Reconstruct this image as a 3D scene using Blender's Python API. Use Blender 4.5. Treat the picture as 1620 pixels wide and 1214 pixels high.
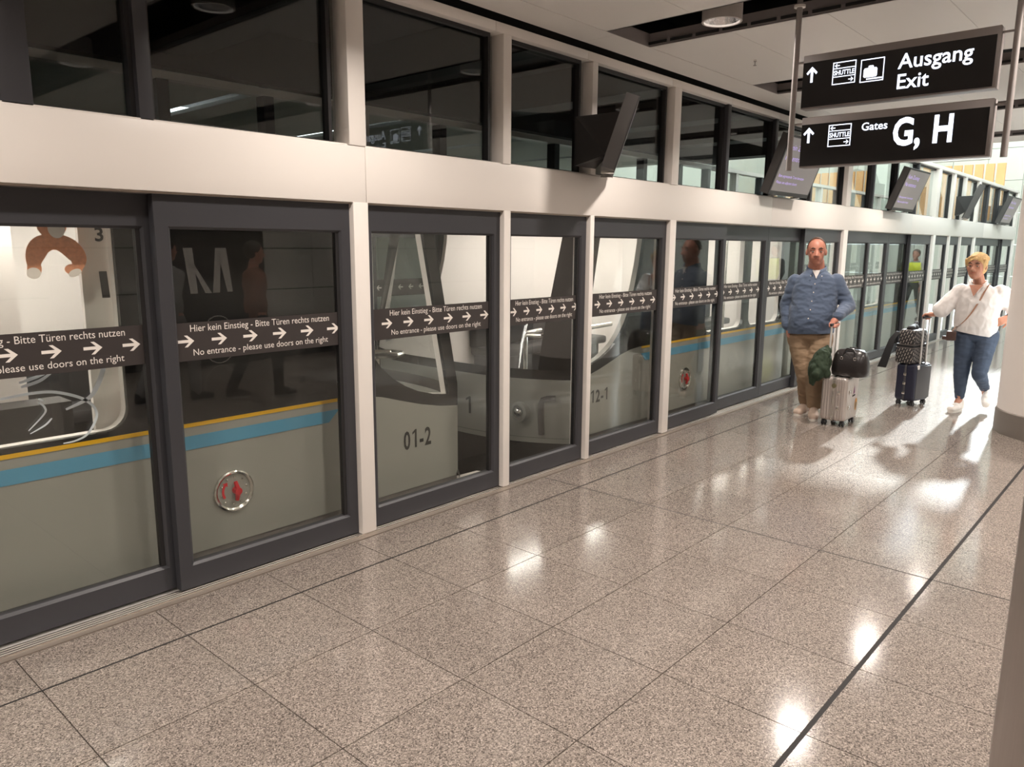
import bpy, bmesh, math, random
from mathutils import Vector, Matrix, noise
from mathutils.bvhtree import BVHTree
random.seed(7)
PI = math.pi
for o in list(bpy.data.objects):
    bpy.data.objects.remove(o, do_unlink=True)
SC = bpy.context.scene
COL = SC.collection

# ------------------------------------------------------------------ camera
CAM_F, YAW, PITCH, ROLL, CAM_H = 1202.32, 0.841947, 0.179295, 0.006396, 1.68
cd = bpy.data.cameras.new('camera')
cd.sensor_fit = 'HORIZONTAL'
cd.sensor_width = 36.0
cd.lens = 36.0 * CAM_F / 1620.0
cd.clip_start = 0.05
cd.clip_end = 200
cam = bpy.data.objects.new('camera', cd)
COL.objects.link(cam)
_fw = Vector((math.sin(YAW) * math.cos(PITCH), math.cos(YAW) * math.cos(PITCH), -math.sin(PITCH)))
_r = Vector((math.cos(YAW), -math.sin(YAW), 0))
_u = _r.cross(_fw)
_c, _s = math.cos(ROLL), math.sin(ROLL)
_r2, _u2 = _r * _c + _u * _s, _u * _c - _r * _s
_m = Matrix((_r2, _u2, -_fw)).transposed().to_4x4()
_m.translation = Vector((0, 0, CAM_H))
cam.matrix_world = _m
SC.camera = cam

# ------------------------------------------------------------------ world, sun, exposure
SKY_STRENGTH = 3.0
SUN_STRENGTH = 19.0
LAMP_W = 26.0
SC.view_settings.view_transform = 'Standard'
SC.view_settings.look = 'None'
SC.view_settings.gamma = 1.0
SC.view_settings.use_curve_mapping = False
SC.view_settings.exposure = 0.4
world = bpy.data.worlds.new('sky')
SC.world = world
world.use_nodes = True
_bg = world.node_tree.nodes['Background']
_bg.inputs[0].default_value = (0.86, 0.95, 1.0, 1)
_bg.inputs[1].default_value = SKY_STRENGTH
sl = bpy.data.lights.new('sun_offscreen', 'SUN')
sl.energy = SUN_STRENGTH
sl.angle = math.radians(2.0)
sl.color = (0.86, 0.97, 1.0)
sun = bpy.data.objects.new('sun_offscreen', sl)
COL.objects.link(sun)
_sd = Vector((-1, -0.09, -0.455)).normalized()
sun.rotation_euler = _sd.to_track_quat('-Z', 'Y').to_euler()
sun.location = (30, 4, 16)


# ------------------------------------------------------------------ materials
def nmat(name):
    m = bpy.data.materials.new(name)
    m.use_nodes = True
    nt = m.node_tree
    return m, nt, nt.nodes['Principled BSDF'], nt.nodes['Material Output']


def pmat(name, col, rough=0.5, metal=0.0, spec=0.5, emit=None, estr=0.0, noise_scale=0, noise_amt=0.0, bump=0.0, bscale=60, coat=0.0, stretch=None, sheen=0):
    m, nt, b, out = nmat(name)
    b.inputs['Base Color'].default_value = (*col, 1)
    b.inputs['Roughness'].default_value = rough
    b.inputs['Metallic'].default_value = metal
    b.inputs['Specular IOR Level'].default_value = spec
    b.inputs['Coat Weight'].default_value = coat
    b.inputs['Sheen Weight'].default_value = sheen
    if emit:
        b.inputs['Emission Color'].default_value = (*emit, 1)
        b.inputs['Emission Strength'].default_value = estr
    tc = nt.nodes.new('ShaderNodeTexCoord')
    mp = nt.nodes.new('ShaderNodeMapping')
    nt.links.new(tc.outputs['Object'], mp.inputs[0])
    if stretch:
        mp.inputs['Scale'].default_value = stretch
    if noise_scale:
        n = nt.nodes.new('ShaderNodeTexNoise')
        n.inputs['Scale'].default_value = noise_scale
        n.inputs['Detail'].default_value = 4
        nt.links.new(mp.outputs[0], n.inputs['Vector'])
        mx = nt.nodes.new('ShaderNodeMix')
        mx.data_type = 'RGBA'
        mx.inputs[6].default_value = (*[c * (1 - noise_amt) for c in col], 1)
        mx.inputs[7].default_value = (*[min(1, c * (1 + noise_amt)) for c in col], 1)
        nt.links.new(n.outputs['Fac'], mx.inputs[0])
        nt.links.new(mx.outputs[2], b.inputs['Base Color'])
    if bump:
        n2 = nt.nodes.new('ShaderNodeTexNoise')
        n2.inputs['Scale'].default_value = bscale
        n2.inputs['Detail'].default_value = 3
        nt.links.new(mp.outputs[0], n2.inputs['Vector'])
        bp = nt.nodes.new('ShaderNodeBump')
        bp.inputs['Strength'].default_value = bump
        bp.inputs['Distance'].default_value = 0.01
        nt.links.new(n2.outputs['Fac'], bp.inputs['Height'])
        nt.links.new(bp.outputs[0], b.inputs['Normal'])
    return m


def glass_mat(name, tint=(0.8, 0.82, 0.82), ior=1.5, rough=0.0, gain=1.0):
    m = bpy.data.materials.new(name)
    m.use_nodes = True
    nt = m.node_tree
    nt.nodes.clear()
    out = nt.nodes.new('ShaderNodeOutputMaterial')
    tr = nt.nodes.new('ShaderNodeBsdfTransparent')
    tr.inputs[0].default_value = (*tint, 1)
    gl = nt.nodes.new('ShaderNodeBsdfGlossy')
    gl.inputs['Roughness'].default_value = rough
    gl.inputs['Color'].default_value = (0.95, 0.97, 0.97, 1)
    lw = nt.nodes.new('ShaderNodeLayerWeight')
    lw.inputs['Blend'].default_value = 0.5
    pw = nt.nodes.new('ShaderNodeMath')
    pw.operation = 'POWER'
    pw.inputs[1].default_value = 5.0
    nt.links.new(lw.outputs['Facing'], pw.inputs[0])
    f0 = ((ior - 1) / (ior + 1)) ** 2
    ml = nt.nodes.new('ShaderNodeMath')
    ml.operation = 'MULTIPLY_ADD'
    ml.use_clamp = True
    ml.inputs[1].default_value = (1 - f0) * gain
    ml.inputs[2].default_value = f0 * gain
    nt.links.new(pw.outputs[0], ml.inputs[0])
    mix = nt.nodes.new('ShaderNodeMixShader')
    nt.links.new(ml.outputs[0], mix.inputs[0])
    nt.links.new(tr.outputs[0], mix.inputs[1])
    nt.links.new(gl.outputs[0], mix.inputs[2])
    nt.links.new(mix.outputs[0], out.inputs[0])
    return m


def granite_mat():
    m, nt, b, out = nmat('granite')
    g = nt.nodes.new('ShaderNodeNewGeometry')
    v = nt.nodes.new('ShaderNodeTexVoronoi')
    v.inputs['Scale'].default_value = 230
    nt.links.new(g.outputs['Position'], v.inputs['Vector'])
    sep = nt.nodes.new('ShaderNodeSeparateColor')
    nt.links.new(v.outputs['Color'], sep.inputs[0])
    cr = nt.nodes.new('ShaderNodeValToRGB')
    e = cr.color_ramp.elements
    e[0].position = 0.0
    e[0].color = (0.07, 0.059, 0.052, 1)
    e[1].position = 1.0
    e[1].color = (0.40, 0.345, 0.305, 1)
    for pos, c in ((0.18, (0.115, 0.097, 0.086, 1)), (0.36, (0.185, 0.157, 0.138, 1)), (0.7, (0.245, 0.208, 0.183, 1)), (0.88, (0.305, 0.26, 0.23, 1))):
        q = e.new(pos)
        q.color = c
    nt.links.new(sep.outputs[0], cr.inputs[0])
    n = nt.nodes.new('ShaderNodeTexNoise')
    n.inputs['Scale'].default_value = 3.0
    n.inputs['Detail'].default_value = 5
    nt.links.new(g.outputs['Position'], n.inputs['Vector'])
    oi = nt.nodes.new('ShaderNodeObjectInfo')
    ad = nt.nodes.new('ShaderNodeMath')
    ad.operation = 'MULTIPLY_ADD'
    ad.inputs[1].default_value = 0.12
    nt.links.new(oi.outputs['Random'], ad.inputs[0])
    ml = nt.nodes.new('ShaderNodeMath')
    ml.operation = 'MULTIPLY_ADD'
    ml.inputs[1].default_value = 0.25
    ml.inputs[2].default_value = 0.82
    nt.links.new(n.outputs['Fac'], ml.inputs[0])
    nt.links.new(ml.outputs[0], ad.inputs[2])
    mx = nt.nodes.new('ShaderNodeMix')
    mx.data_type = 'RGBA'
    mx.blend_type = 'MULTIPLY'
    mx.inputs[0].default_value = 1
    nt.links.new(cr.outputs[0], mx.inputs[6])
    nt.links.new(ad.outputs[0], mx.inputs[7])
    nt.links.new(mx.outputs[2], b.inputs['Base Color'])
    b.inputs['Roughness'].default_value = 0.13
    b.inputs['Specular IOR Level'].default_value = 0.55
    return m


M = {}
M['granite'] = granite_mat()
M['grout'] = pmat('grout', (0.05, 0.038, 0.032), 0.8)
M['joint_black'] = pmat('joint_black', (0.012, 0.010, 0.010), 0.7)
M['white_metal'] = pmat('white_metal', (0.78, 0.735, 0.695), 0.38, spec=0.4, noise_scale=1.2, noise_amt=0.03)
M['ceiling'] = pmat('ceiling_panel', (0.82, 0.79, 0.755), 0.35, spec=0.4)
M['ceiling_far'] = pmat('ceiling_far', (0.74, 0.76, 0.70), 0.6)
M['frame'] = pmat('dark_frame', (0.041, 0.041, 0.047), 0.42, spec=0.45)
M['frame_dark'] = pmat('black_frame', (0.014, 0.013, 0.014), 0.5)
M['black'] = pmat('plenum_paint', (0.025, 0.024, 0.024), 0.8)
M['glass'] = glass_mat('screen_glass', (0.93, 0.94, 0.925), 1.5, 0.0, 0.95)
M['glass_up'] = glass_mat('upper_glass', (0.88, 0.895, 0.885), 1.5, 0.0, 1.0)
M['car_glass'] = glass_mat('car_glass', (0.95, 0.96, 0.95), 1.5, 0.0, 0.8)
M['alu'] = pmat('aluminium', (0.72, 0.69, 0.66), 0.35, 0.5)
M['alu_warm'] = pmat('sill_plate', (0.40, 0.34, 0.29), 0.35, 0.6)
M['steel'] = pmat('brushed_steel', (0.42, 0.39, 0.37), 0.32, 0.95, noise_scale=6, noise_amt=0.08, stretch=(30, 30, 0.6))
M['pole'] = pmat('pole_grey', (0.36, 0.33, 0.32), 0.45, 0.3)
M['sticker'] = pmat('sticker_dark', (0.038, 0.031, 0.030), 0.45)
M['print_white'] = pmat('print_white', (0.80, 0.75, 0.70), 0.5)
M['sign_case'] = pmat('sign_case', (0.28, 0.25, 0.245), 0.45)
M['sign_black'] = pmat('sign_black', (0.012, 0.011, 0.012), 0.4)
M['sign_light'] = pmat('sign_light', (0.9, 0.92, 1.0), 0.5, emit=(0.80, 0.86, 1.0), estr=1.25)
M['lamp_glow'] = pmat('lamp_glow', (0.9, 0.9, 0.9), 0.3, emit=(1.0, 0.93, 0.86), estr=9.0)
M['lamp_ref'] = pmat('lamp_reflector', (0.8, 0.8, 0.82), 0.12, 1.0, bump=0.6, bscale=50)
M['lamp_body'] = pmat('lamp_body', (0.50, 0.46, 0.43), 0.5)
M['car_grey'] = pmat('car_grey', (0.30, 0.295, 0.27), 0.34, spec=0.5)
M['car_black'] = pmat('car_black', (0.022, 0.021, 0.021), 0.22)
M['car_band'] = pmat('car_band_grey', (0.075, 0.072, 0.068), 0.3)
M['car_white'] = pmat('car_white', (0.76, 0.70, 0.66), 0.42)
M['car_yellow'] = pmat('line_yellow', (0.75, 0.42, 0.01), 0.4)
M['car_blue'] = pmat('stripe_blue', (0.085, 0.30, 0.47), 0.4)
M['car_red'] = pmat('red_paint', (0.55, 0.02, 0.03), 0.4)
M['car_floor'] = pmat('car_floor', (0.16, 0.15, 0.145), 0.5)
M['seat_dark'] = pmat('seat_dark', (0.035, 0.032, 0.032), 0.5)
M['car_light'] = pmat('car_light', (1, 1, 1), 0.5, emit=(1.0, 0.95, 0.90), estr=24.0)
M['number'] = pmat('number_dark', (0.03, 0.027, 0.025), 0.5)
M['chrome'] = pmat('chrome', (0.75, 0.73, 0.70), 0.16, 1.0)
M['bear'] = pmat('reflection_orange', (0.78, 0.33, 0.18), 0.7, noise_scale=60, noise_amt=0.3)  # reflected bear, put into plain surface colour
M['bear_white'] = pmat('reflection_pale', (0.85, 0.78, 0.72), 0.7)  # paler parts of the same painted reflection
M['reflection_blue_white'] = pmat('reflection_blue_white', (0.78, 0.83, 0.92), 0.5)  # reflected bright curves as a plain colour, no glow
M['trackbed'] = pmat('trackbed', (0.05, 0.043, 0.04), 0.8)
M['dark_steel'] = pmat('dark_steel', (0.030, 0.029, 0.030), 0.6)
M['backwall'] = pmat('back_panel', (0.42, 0.40, 0.37), 0.5)
M['pale_green'] = pmat('pale_green_panel', (0.62, 0.635, 0.57), 0.6, noise_scale=1.0, noise_amt=0.06)
M['timber'] = pmat('timber_slat', (0.85, 0.47, 0.20), 0.6, noise_scale=3, noise_amt=0.15)
M['column_white'] = pmat('column_white', (0.70, 0.64, 0.60), 0.45, noise_scale=2, noise_amt=0.05)
M['column_base'] = pmat('column_base', (0.17, 0.145, 0.125), 0.45)
M['screen_on'] = pmat('screen_on', (0.10, 0.09, 0.085), 0.4, emit=(0.11, 0.095, 0.09), estr=1.0)
M['screen_text'] = pmat('screen_text', (0.3, 0.25, 0.5), 0.5, emit=(0.36, 0.26, 0.60), estr=0.8)
M['monitor'] = pmat('monitor_case', (0.030, 0.028, 0.028), 0.5)
M['monitor_side'] = pmat('monitor_side', (0.060, 0.055, 0.053), 0.5)


# ------------------------------------------------------------------ mesh helpers
class MB:
    def __init__(s):
        s.bm = bmesh.new()

    def box(s, x0, x1, y0, y1, z0, z1, bev=0.0):
        vs = [s.bm.verts.new(p) for p in ((x0, y0, z0), (x1, y0, z0), (x1, y1, z0), (x0, y1, z0), (x0, y0, z1), (x1, y0, z1), (x1, y1, z1), (x0, y1, z1))]
        fs = [s.bm.faces.new([vs[i] for i in f]) for f in ((3, 2, 1, 0), (4, 5, 6, 7), (0, 1, 5, 4), (1, 2, 6, 5), (2, 3, 7, 6), (3, 0, 4, 7))]
        if bev:
            es = list({e for f in fs for e in f.edges})
            bmesh.ops.bevel(s.bm, geom=es, offset=bev, segments=2, affect='EDGES', profile=0.5)
        return s

    def rings(s, rings, cap0=True, cap1=True, closed=True):
        vr = [[s.bm.verts.new(p) for p in r] for r in rings]
        n = len(vr[0])
        for a, b in zip(vr, vr[1:]):
            for i in range(n if closed else n - 1):
                j = (i + 1) % n
                try:
                    s.bm.faces.new((a[i], a[j], b[j], b[i]))
                except ValueError:
                    pass
        if cap0:
            s.bm.faces.new(list(reversed(vr[0])))
        if cap1:
            s.bm.faces.new(vr[-1])
        return s

    def tube(s, pts, r, n=8, close=False):
        pts = [Vector(p) for p in pts]
        rr = r if isinstance(r, (list, tuple)) else [r] * len(pts)
        rings = []
        prev = None
        for i, p in enumerate(pts):
            a = pts[max(i - 1, 0)] if not close else pts[i - 1]
            b = pts[min(i + 1, len(pts) - 1)] if not close else pts[(i + 1) % len(pts)]
            t = (b - a).normalized()
            if prev is None:
                up = Vector((0, 0, 1)) if abs(t.z) < 0.9 else Vector((1, 0, 0))
                x = t.cross(up).normalized()
            else:
                x = (prev - t * prev.dot(t)).normalized()
            prev = x
            y = t.cross(x)
            rings.append([p + (x * math.cos(2 * PI * k / n) + y * math.sin(2 * PI * k / n)) * rr[i] for k in range(n)])
        if close:
            rings.append(rings[0])
            s.rings(rings, False, False)
            bmesh.ops.remove_doubles(s.bm, verts=s.bm.verts, dist=1e-5)
        else:
            s.rings(rings)
        return s

    def cyl(s, p0, p1, r, n=16, r1=None):
        return s.tube([p0, p1], [r, r if r1 is None else r1], n)

    def prism(s, poly, f0, f1):
        """poly: list of 2D points; f0/f1 map (a,b) to 3D for the two faces"""
        a = [s.bm.verts.new(f0(*p)) for p in poly]
        b = [s.bm.verts.new(f1(*p)) for p in poly]
        n = len(poly)
        s.bm.faces.new(a)
        s.bm.faces.new(list(reversed(b)))
        for i in range(n):
            j = (i + 1) % n
            s.bm.faces.new((a[j], a[i], b[i], b[j]))
        return s

    def sphere(s, c, r, u=12, v=8):
        rx, ry, rz = r if isinstance(r, (tuple, list)) else (r, r, r)
        mt = Matrix.Translation(c) @ Matrix.Diagonal((rx, ry, rz, 1))
        bmesh.ops.create_uvsphere(s.bm, u_segments=u, v_segments=v, radius=1, matrix=mt)
        return s

    def mesh(s, name, smooth=False, ang=None):
        bmesh.ops.recalc_face_normals(s.bm, faces=s.bm.faces)
        me = bpy.data.meshes.new(name)
        s.bm.to_mesh(me)
        s.bm.free()
        if smooth:
            for p in me.polygons:
                p.use_smooth = True
            if ang:
                try:
                    me.set_sharp_from_angle(angle=ang)
                except Exception:
                    pass
        return me

    def build(s, name, mat, parent=None, smooth=False, loc=None, ang=math.radians(40)):
        return link(s.mesh(name, smooth, ang), name, mat, parent, loc)


def link(me, name, mat, parent=None, loc=None, rot=None):
    o = bpy.data.objects.new(name, me)
    if mat is not None:
        mm = M[mat] if isinstance(mat, str) else mat
        if len(me.materials) == 0:
            me.materials.append(mm)
    COL.objects.link(o)
    if parent:
        o.parent = parent
    if loc:
        o.location = loc
    if rot:
        o.rotation_euler = rot
    return o


def empty(name, loc=(0, 0, 0), rz=0.0):
    o = bpy.data.objects.new(name, None)
    COL.objects.link(o)
    o.location = loc
    o.rotation_euler = (0, 0, rz)
    o.empty_display_size = 0.1
    return o


def tag(o, label, cat, group=None, kind=None):
    o['label'] = label
    o['category'] = cat
    if group:
        o['group'] = group
    if kind:
        o['kind'] = kind
    return o


def struct(name, label=None):
    o = empty(name)
    o['kind'] = 'structure'
    if label:
        o['label'] = label
    return o


def box(name, mat, parent, x0, x1, y0, y1, z0, z1, bev=0.0):
    return MB().box(x0, x1, y0, y1, z0, z1, bev).build(name, mat, parent, smooth=bev > 0)


def poly_mesh(name, outer, holes, to3d, depth_vec):
    """flat polygon with holes, extruded by depth_vec; coordinates through to3d(a,b)"""
    cu = bpy.data.curves.new('tmp', 'CURVE')
    cu.dimensions = '2D'
    cu.fill_mode = 'BOTH'
    for pts in [outer] + holes:
        sp = cu.splines.new('POLY')
        sp.points.add(len(pts) - 1)
        for i, p in enumerate(pts):
            sp.points[i].co = (p[0], p[1], 0, 1)
        sp.use_cyclic_u = True
    ob = bpy.data.objects.new('tmp', cu)
    COL.objects.link(ob)
    dg = bpy.context.evaluated_depsgraph_get()
    me = bpy.data.meshes.new_from_object(ob.evaluated_get(dg))
    bpy.data.objects.remove(ob)
    bpy.data.curves.remove(cu)
    bm = bmesh.new()
    bm.from_mesh(me)
    bpy.data.meshes.remove(me)
    bmesh.ops.remove_doubles(bm, verts=bm.verts, dist=1e-6)
    for v in bm.verts:
        v.co = Vector(to3d(v.co.x, v.co.y))
    if depth_vec is not None:
        r = bmesh.ops.extrude_face_region(bm, geom=bm.faces[:])
        bmesh.ops.translate(bm, verts=[g for g in r['geom'] if isinstance(g, bmesh.types.BMVert)], vec=Vector(depth_vec))
    bmesh.ops.recalc_face_normals(bm, faces=bm.faces)
    me = bpy.data.meshes.new(name)
    bm.to_mesh(me)
    bm.free()
    return me


def text_mesh(txt, width=None, height=None, align='LEFT', extrude=0.0, bold=0.0):
    """text as a flat mesh in XY, scaled so that its box has the given width / cap height"""
    cu = bpy.data.curves.new('tmp', 'FONT')
    cu.body = txt
    cu.size = 1.0
    cu.offset = bold
    cu.resolution_u = 3
    cu.extrude = extrude
    ob = bpy.data.objects.new('tmp', cu)
    COL.objects.link(ob)
    dg = bpy.context.evaluated_depsgraph_get()
    me = bpy.data.meshes.new_from_object(ob.evaluated_get(dg))
    bpy.data.objects.remove(ob)
    bpy.data.curves.remove(cu)
    xs = [v.co.x for v in me.vertices]
    x0, x1 = min(xs), max(xs)
    cap = 0.729
    sy = (height / cap) if height else 1
    sx = (width / (x1 - x0)) if width else sy * 0.8
    for v in me.vertices:
        v.co.x = (v.co.x - x0) * sx
        v.co.y = v.co.y * sy
    return me


def number_mesh(txt, width, height):
    """car numbers in a plain sans face, the one drawn with its flag"""
    ONE = [(0.20, 0.0), (0.30, 0.0), (0.30, 0.729), (0.22, 0.729), (0.06, 0.62), (0.06, 0.53), (0.20, 0.61)]
    bm = bmesh.new()
    x = 0.0
    for ch in txt:
        if ch == '1':
            vs = [bm.verts.new((x + a, b, 0)) for a, b in ONE]
            bm.faces.new(vs)
            x += 0.44
        else:
            me = text_mesh(ch, 0.22 if ch == '-' else 0.36, 0.729, bold=0.022)
            for v in me.vertices:
                v.co.x += x + 0.03
            bm.from_mesh(me)
            bpy.data.meshes.remove(me)
            x += 0.30 if ch == '-' else 0.45
    for v in bm.verts:
        v.co.x *= width / x
        v.co.y *= height / 0.729
    me = bpy.data.meshes.new('number')
    bm.to_mesh(me)
    bm.free()
    return me


RX = (PI / 2, 0, 0)              # lettering on a face that looks along -Y
RSIGN = (PI / 2, 0, -PI / 2)     # lettering on a face that looks along -X

# ------------------------------------------------------------------ floor
TX0, TD = 0.7805, 0.5674
ROWS = [3.415, 3.088, 2.528, 1.961, 1.400, 0.8346, 0.267, -0.300, -0.868, -1.435, -2.003, -2.570, -3.10]
floor = struct('floor', 'polished speckled granite tile floor of the platform')
box('screed', 'grout', floor, -4, 30, -3.2, 3.415, -0.12, -0.005)
tiles = {}
tile_n = 0
SOFT = []


def tile_mesh(w, d):
    key = (round(w, 4), round(d, 4))
    if key not in tiles:
        b = MB()
        b.box(0, w, 0, d, -0.02, 0.0)
        me = b.mesh('tile')
        me.materials.append(M['granite'])
        tiles[key] = me
    return tiles[key]


def in_view(x, y):
    """is the tile centre inside a generous view wedge of the platform"""
    a = math.atan2(x, y)
    return YAW - 0.72 < a < YAW + 0.70


stuff = MB()
for k in range(-9, 52):
    xa = TX0 + TD * k
    xb = xa + TD
    ga = 0.0050 if k == 6 else 0.0022
    gb = 0.0050 if k == 5 else 0.0022
    for r in range(len(ROWS) - 1):
        ya, yb = ROWS[r + 1], ROWS[r]
        g0 = 0.0022
        g1 = 0.0022
        if r == 0:
            g0 = 0.0062
        if r == 1:
            g1 = 0.0062
        if r == 4:
            g0 = 0.0095
        if r == 5:
            g1 = 0.0095
        w, d = xb - xa - ga - gb, yb - ya - g0 - g1
        cx, cy = (xa + xb) / 2, (ya + yb) / 2
        if xa > 0.0 and in_view(cx, cy) and cx < 18.5 and cy > -0.3 and tile_n < 300:
            me = tile_mesh(w, d)
            link(me, 'tile', None, floor, (xa + ga, ya + g0, 0))
            tile_n += 1
        else:
            stuff.box(xa + ga, xb - gb, ya + g0, yb - g1, -0.02, 0.0)
st = stuff.build('tile_field', 'granite', floor)
st['kind'] = 'stuff'
for nm, x0, x1, y0, y1 in (('expansion_joint', -4, 29, ROWS[5] - 0.0092, ROWS[5] + 0.0092), ('expansion_joint', -4, 29, ROWS[1] - 0.006, ROWS[1] + 0.006), ('expansion_joint', TX0 + TD * 6 - 0.0048, TX0 + TD * 6 + 0.0048, -3.1, 3.41)):
    box(nm, 'joint_black', floor, x0, x1, y0, y1, -0.004, -0.0006)

# ------------------------------------------------------------------ platform screen wall
YP, YF, YG = 3.455, 3.492, 3.515      # post face, door frame face, glass
wall = struct('wall_front', 'white post and beam platform screen wall with glazing')
POSTS = [(2.57, 2.67), (3.782, 3.847), (4.745, 4.796), (5.915, 6.015), (10.25, 10.40), (14.66, 14.82), (15.78, 15.85), (16.66, 16.72), (17.82, 17.96), (22.1, 22.26), (-1.62, -1.52)]
for a, b in POSTS:
    box('post', 'white_metal', wall, a, b, YP, YP + 0.16, 0.012, 1.91, 0.003)
    box('upper_post', 'white_metal', wall, a - 0.012, b, YP, YP + 0.14, 2.206, 3.0, 0.003)
# fascia beam, in panels with fine joints
fj = [-4.0, 2.66, 8.0, 13.3, 18.6, 22.26]
for a, b in zip(fj, fj[1:]):
    MB().box(a + 0.0012, b - 0.0012, YP, YP + 0.18, 1.907, 2.202, 0.003).build('fascia_panel', 'white_metal', wall, True)
box('fascia_core', 'frame_dark', wall, -4, 22.2, YP + 0.012, YP + 0.17, 1.93, 2.19)
box('fascia_soffit', 'alu_warm', wall, -4, 22.2, YP + 0.015, YP + 0.1, 1.898, 1.9065)
box('glazing_bead', 'white_metal', wall, -4, 22.2, YP + 0.02, YP + 0.05, 2.204, 2.212)
# top rail in pieces
tr = [-4, 1.5, 3.70, 4.67, 5.86, 6.95, 8.04, 9.1, 10.25, 12.4, 14.66, 16.6, 18.8, 20.5, 22.26]
for a, b in zip(tr, tr[1:]):
    MB().box(a + 0.001, b - 0.001, YP, YP + 0.14, 3.0, 3.06, 0.003).build('top_rail', 'white_metal', wall, True)
# upper panes and dark mullions
UM = [-1.5, -0.3, 1.02, 1.51, 2.55, 3.765, 4.72, 5.925, 6.95, 8.04, 9.1, 10.3, 11.35, 12.4, 13.5, 14.74, 15.8, 16.68, 17.88, 18.9, 20.0, 21.0, 22.15]
LIGHT = (2.55, 3.765, 4.72, 5.925, 10.3, 14.74, 15.8, 16.68, 17.88, 22.15)
for x in UM:
    if x not in LIGHT:
        hw = 0.055 if x == 1.02 else 0.03
        box('mullion', 'frame', wall, x - hw, x + hw, YP + 0.02, YP + 0.12, 2.206, 3.0, 0.002)
for a, b in zip(UM, UM[1:]):
    box('upper_pane', 'glass_up', wall, a + 0.01, b - 0.01, YG + 0.03, YG + 0.033, 2.2, 3.01)
    fr = MB()
    x0, x1 = a + 0.03, b - 0.03
    if b in LIGHT:
        x1 = b - 0.06
    fr.box(x0, x1, YG - 0.005, YG + 0.02, 2.206, 2.222)
    fr.box(x0, x1, YG - 0.005, YG + 0.02, 2.975, 3.0)
    fr.box(x0, x0 + 0.02, YG - 0.005, YG + 0.02, 2.222, 2.975)
    fr.box(x1 - 0.02, x1, YG - 0.005, YG + 0.05, 2.222, 2.975)
    fr.build('pane_frame', 'frame_dark', wall)
# sill with rails
trim = struct('trim_1', 'silver threshold with three fine rails along the screen doors')
box('sill_plate', 'alu_warm', trim, -4, 22.2, 3.417, 3.455, -0.02, 0.004)
box('sill_bed', 'alu', trim, -4, 22.2, 3.455, 3.60, -0.02, 0.002)
for yy in (3.458, 3.478, 3.498, 3.518):
    box('rail', 'chrome', trim, -4, 22.2, yy, yy + 0.006, 0.0, 0.009)

# sticker shared data
ST_W, ST_Z0, ST_Z1 = 0.905, 1.133, 1.314
L1 = text_mesh('Hier kein Einstieg - Bitte Türen rechts nutzen', 0.775, 0.034)
L2 = text_mesh('No entrance - please use doors on the right', 0.755, 0.032)
_b = bmesh.new()
for me, ox, oz in ((L1, 0.066, 0.138), (L2, 0.075, 0.024)):
    t = bmesh.new()
    t.from_mesh(me)
    for v in t.verts:
        v.co = Vector((v.co.x + ox, 0, v.co.y + oz))
    tm = bpy.data.meshes.new('t')
    t.to_mesh(tm)
    t.free()
    _b.from_mesh(tm)
LETTER = bpy.data.meshes.new('lettering')
_b.to_mesh(LETTER)
_b.free()
LETTER.materials.append(M['print_white'])
_a = MB()
AW, AH = 0.078, 0.056
for i in range(6):
    ox = 0.004 + i * (0.905 - 0.082) / 5
    P = [(0, -0.007), (0.052, -0.007), (0.030, -0.028), (0.045, -0.028), (0.078, 0), (0.045, 0.028), (0.030, 0.028), (0.052, 0.007), (0, 0.007)]
    vs = [_a.bm.verts.new((ox + x, 0, 0.094 + z)) for x, z in P]
    _a.bm.faces.new(vs)
ARROWS = _a.mesh('arrows')
ARROWS.materials.append(M['print_white'])
bpy.data.meshes.remove(L1)
bpy.data.meshes.remove(L2)
door_i = 0


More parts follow.
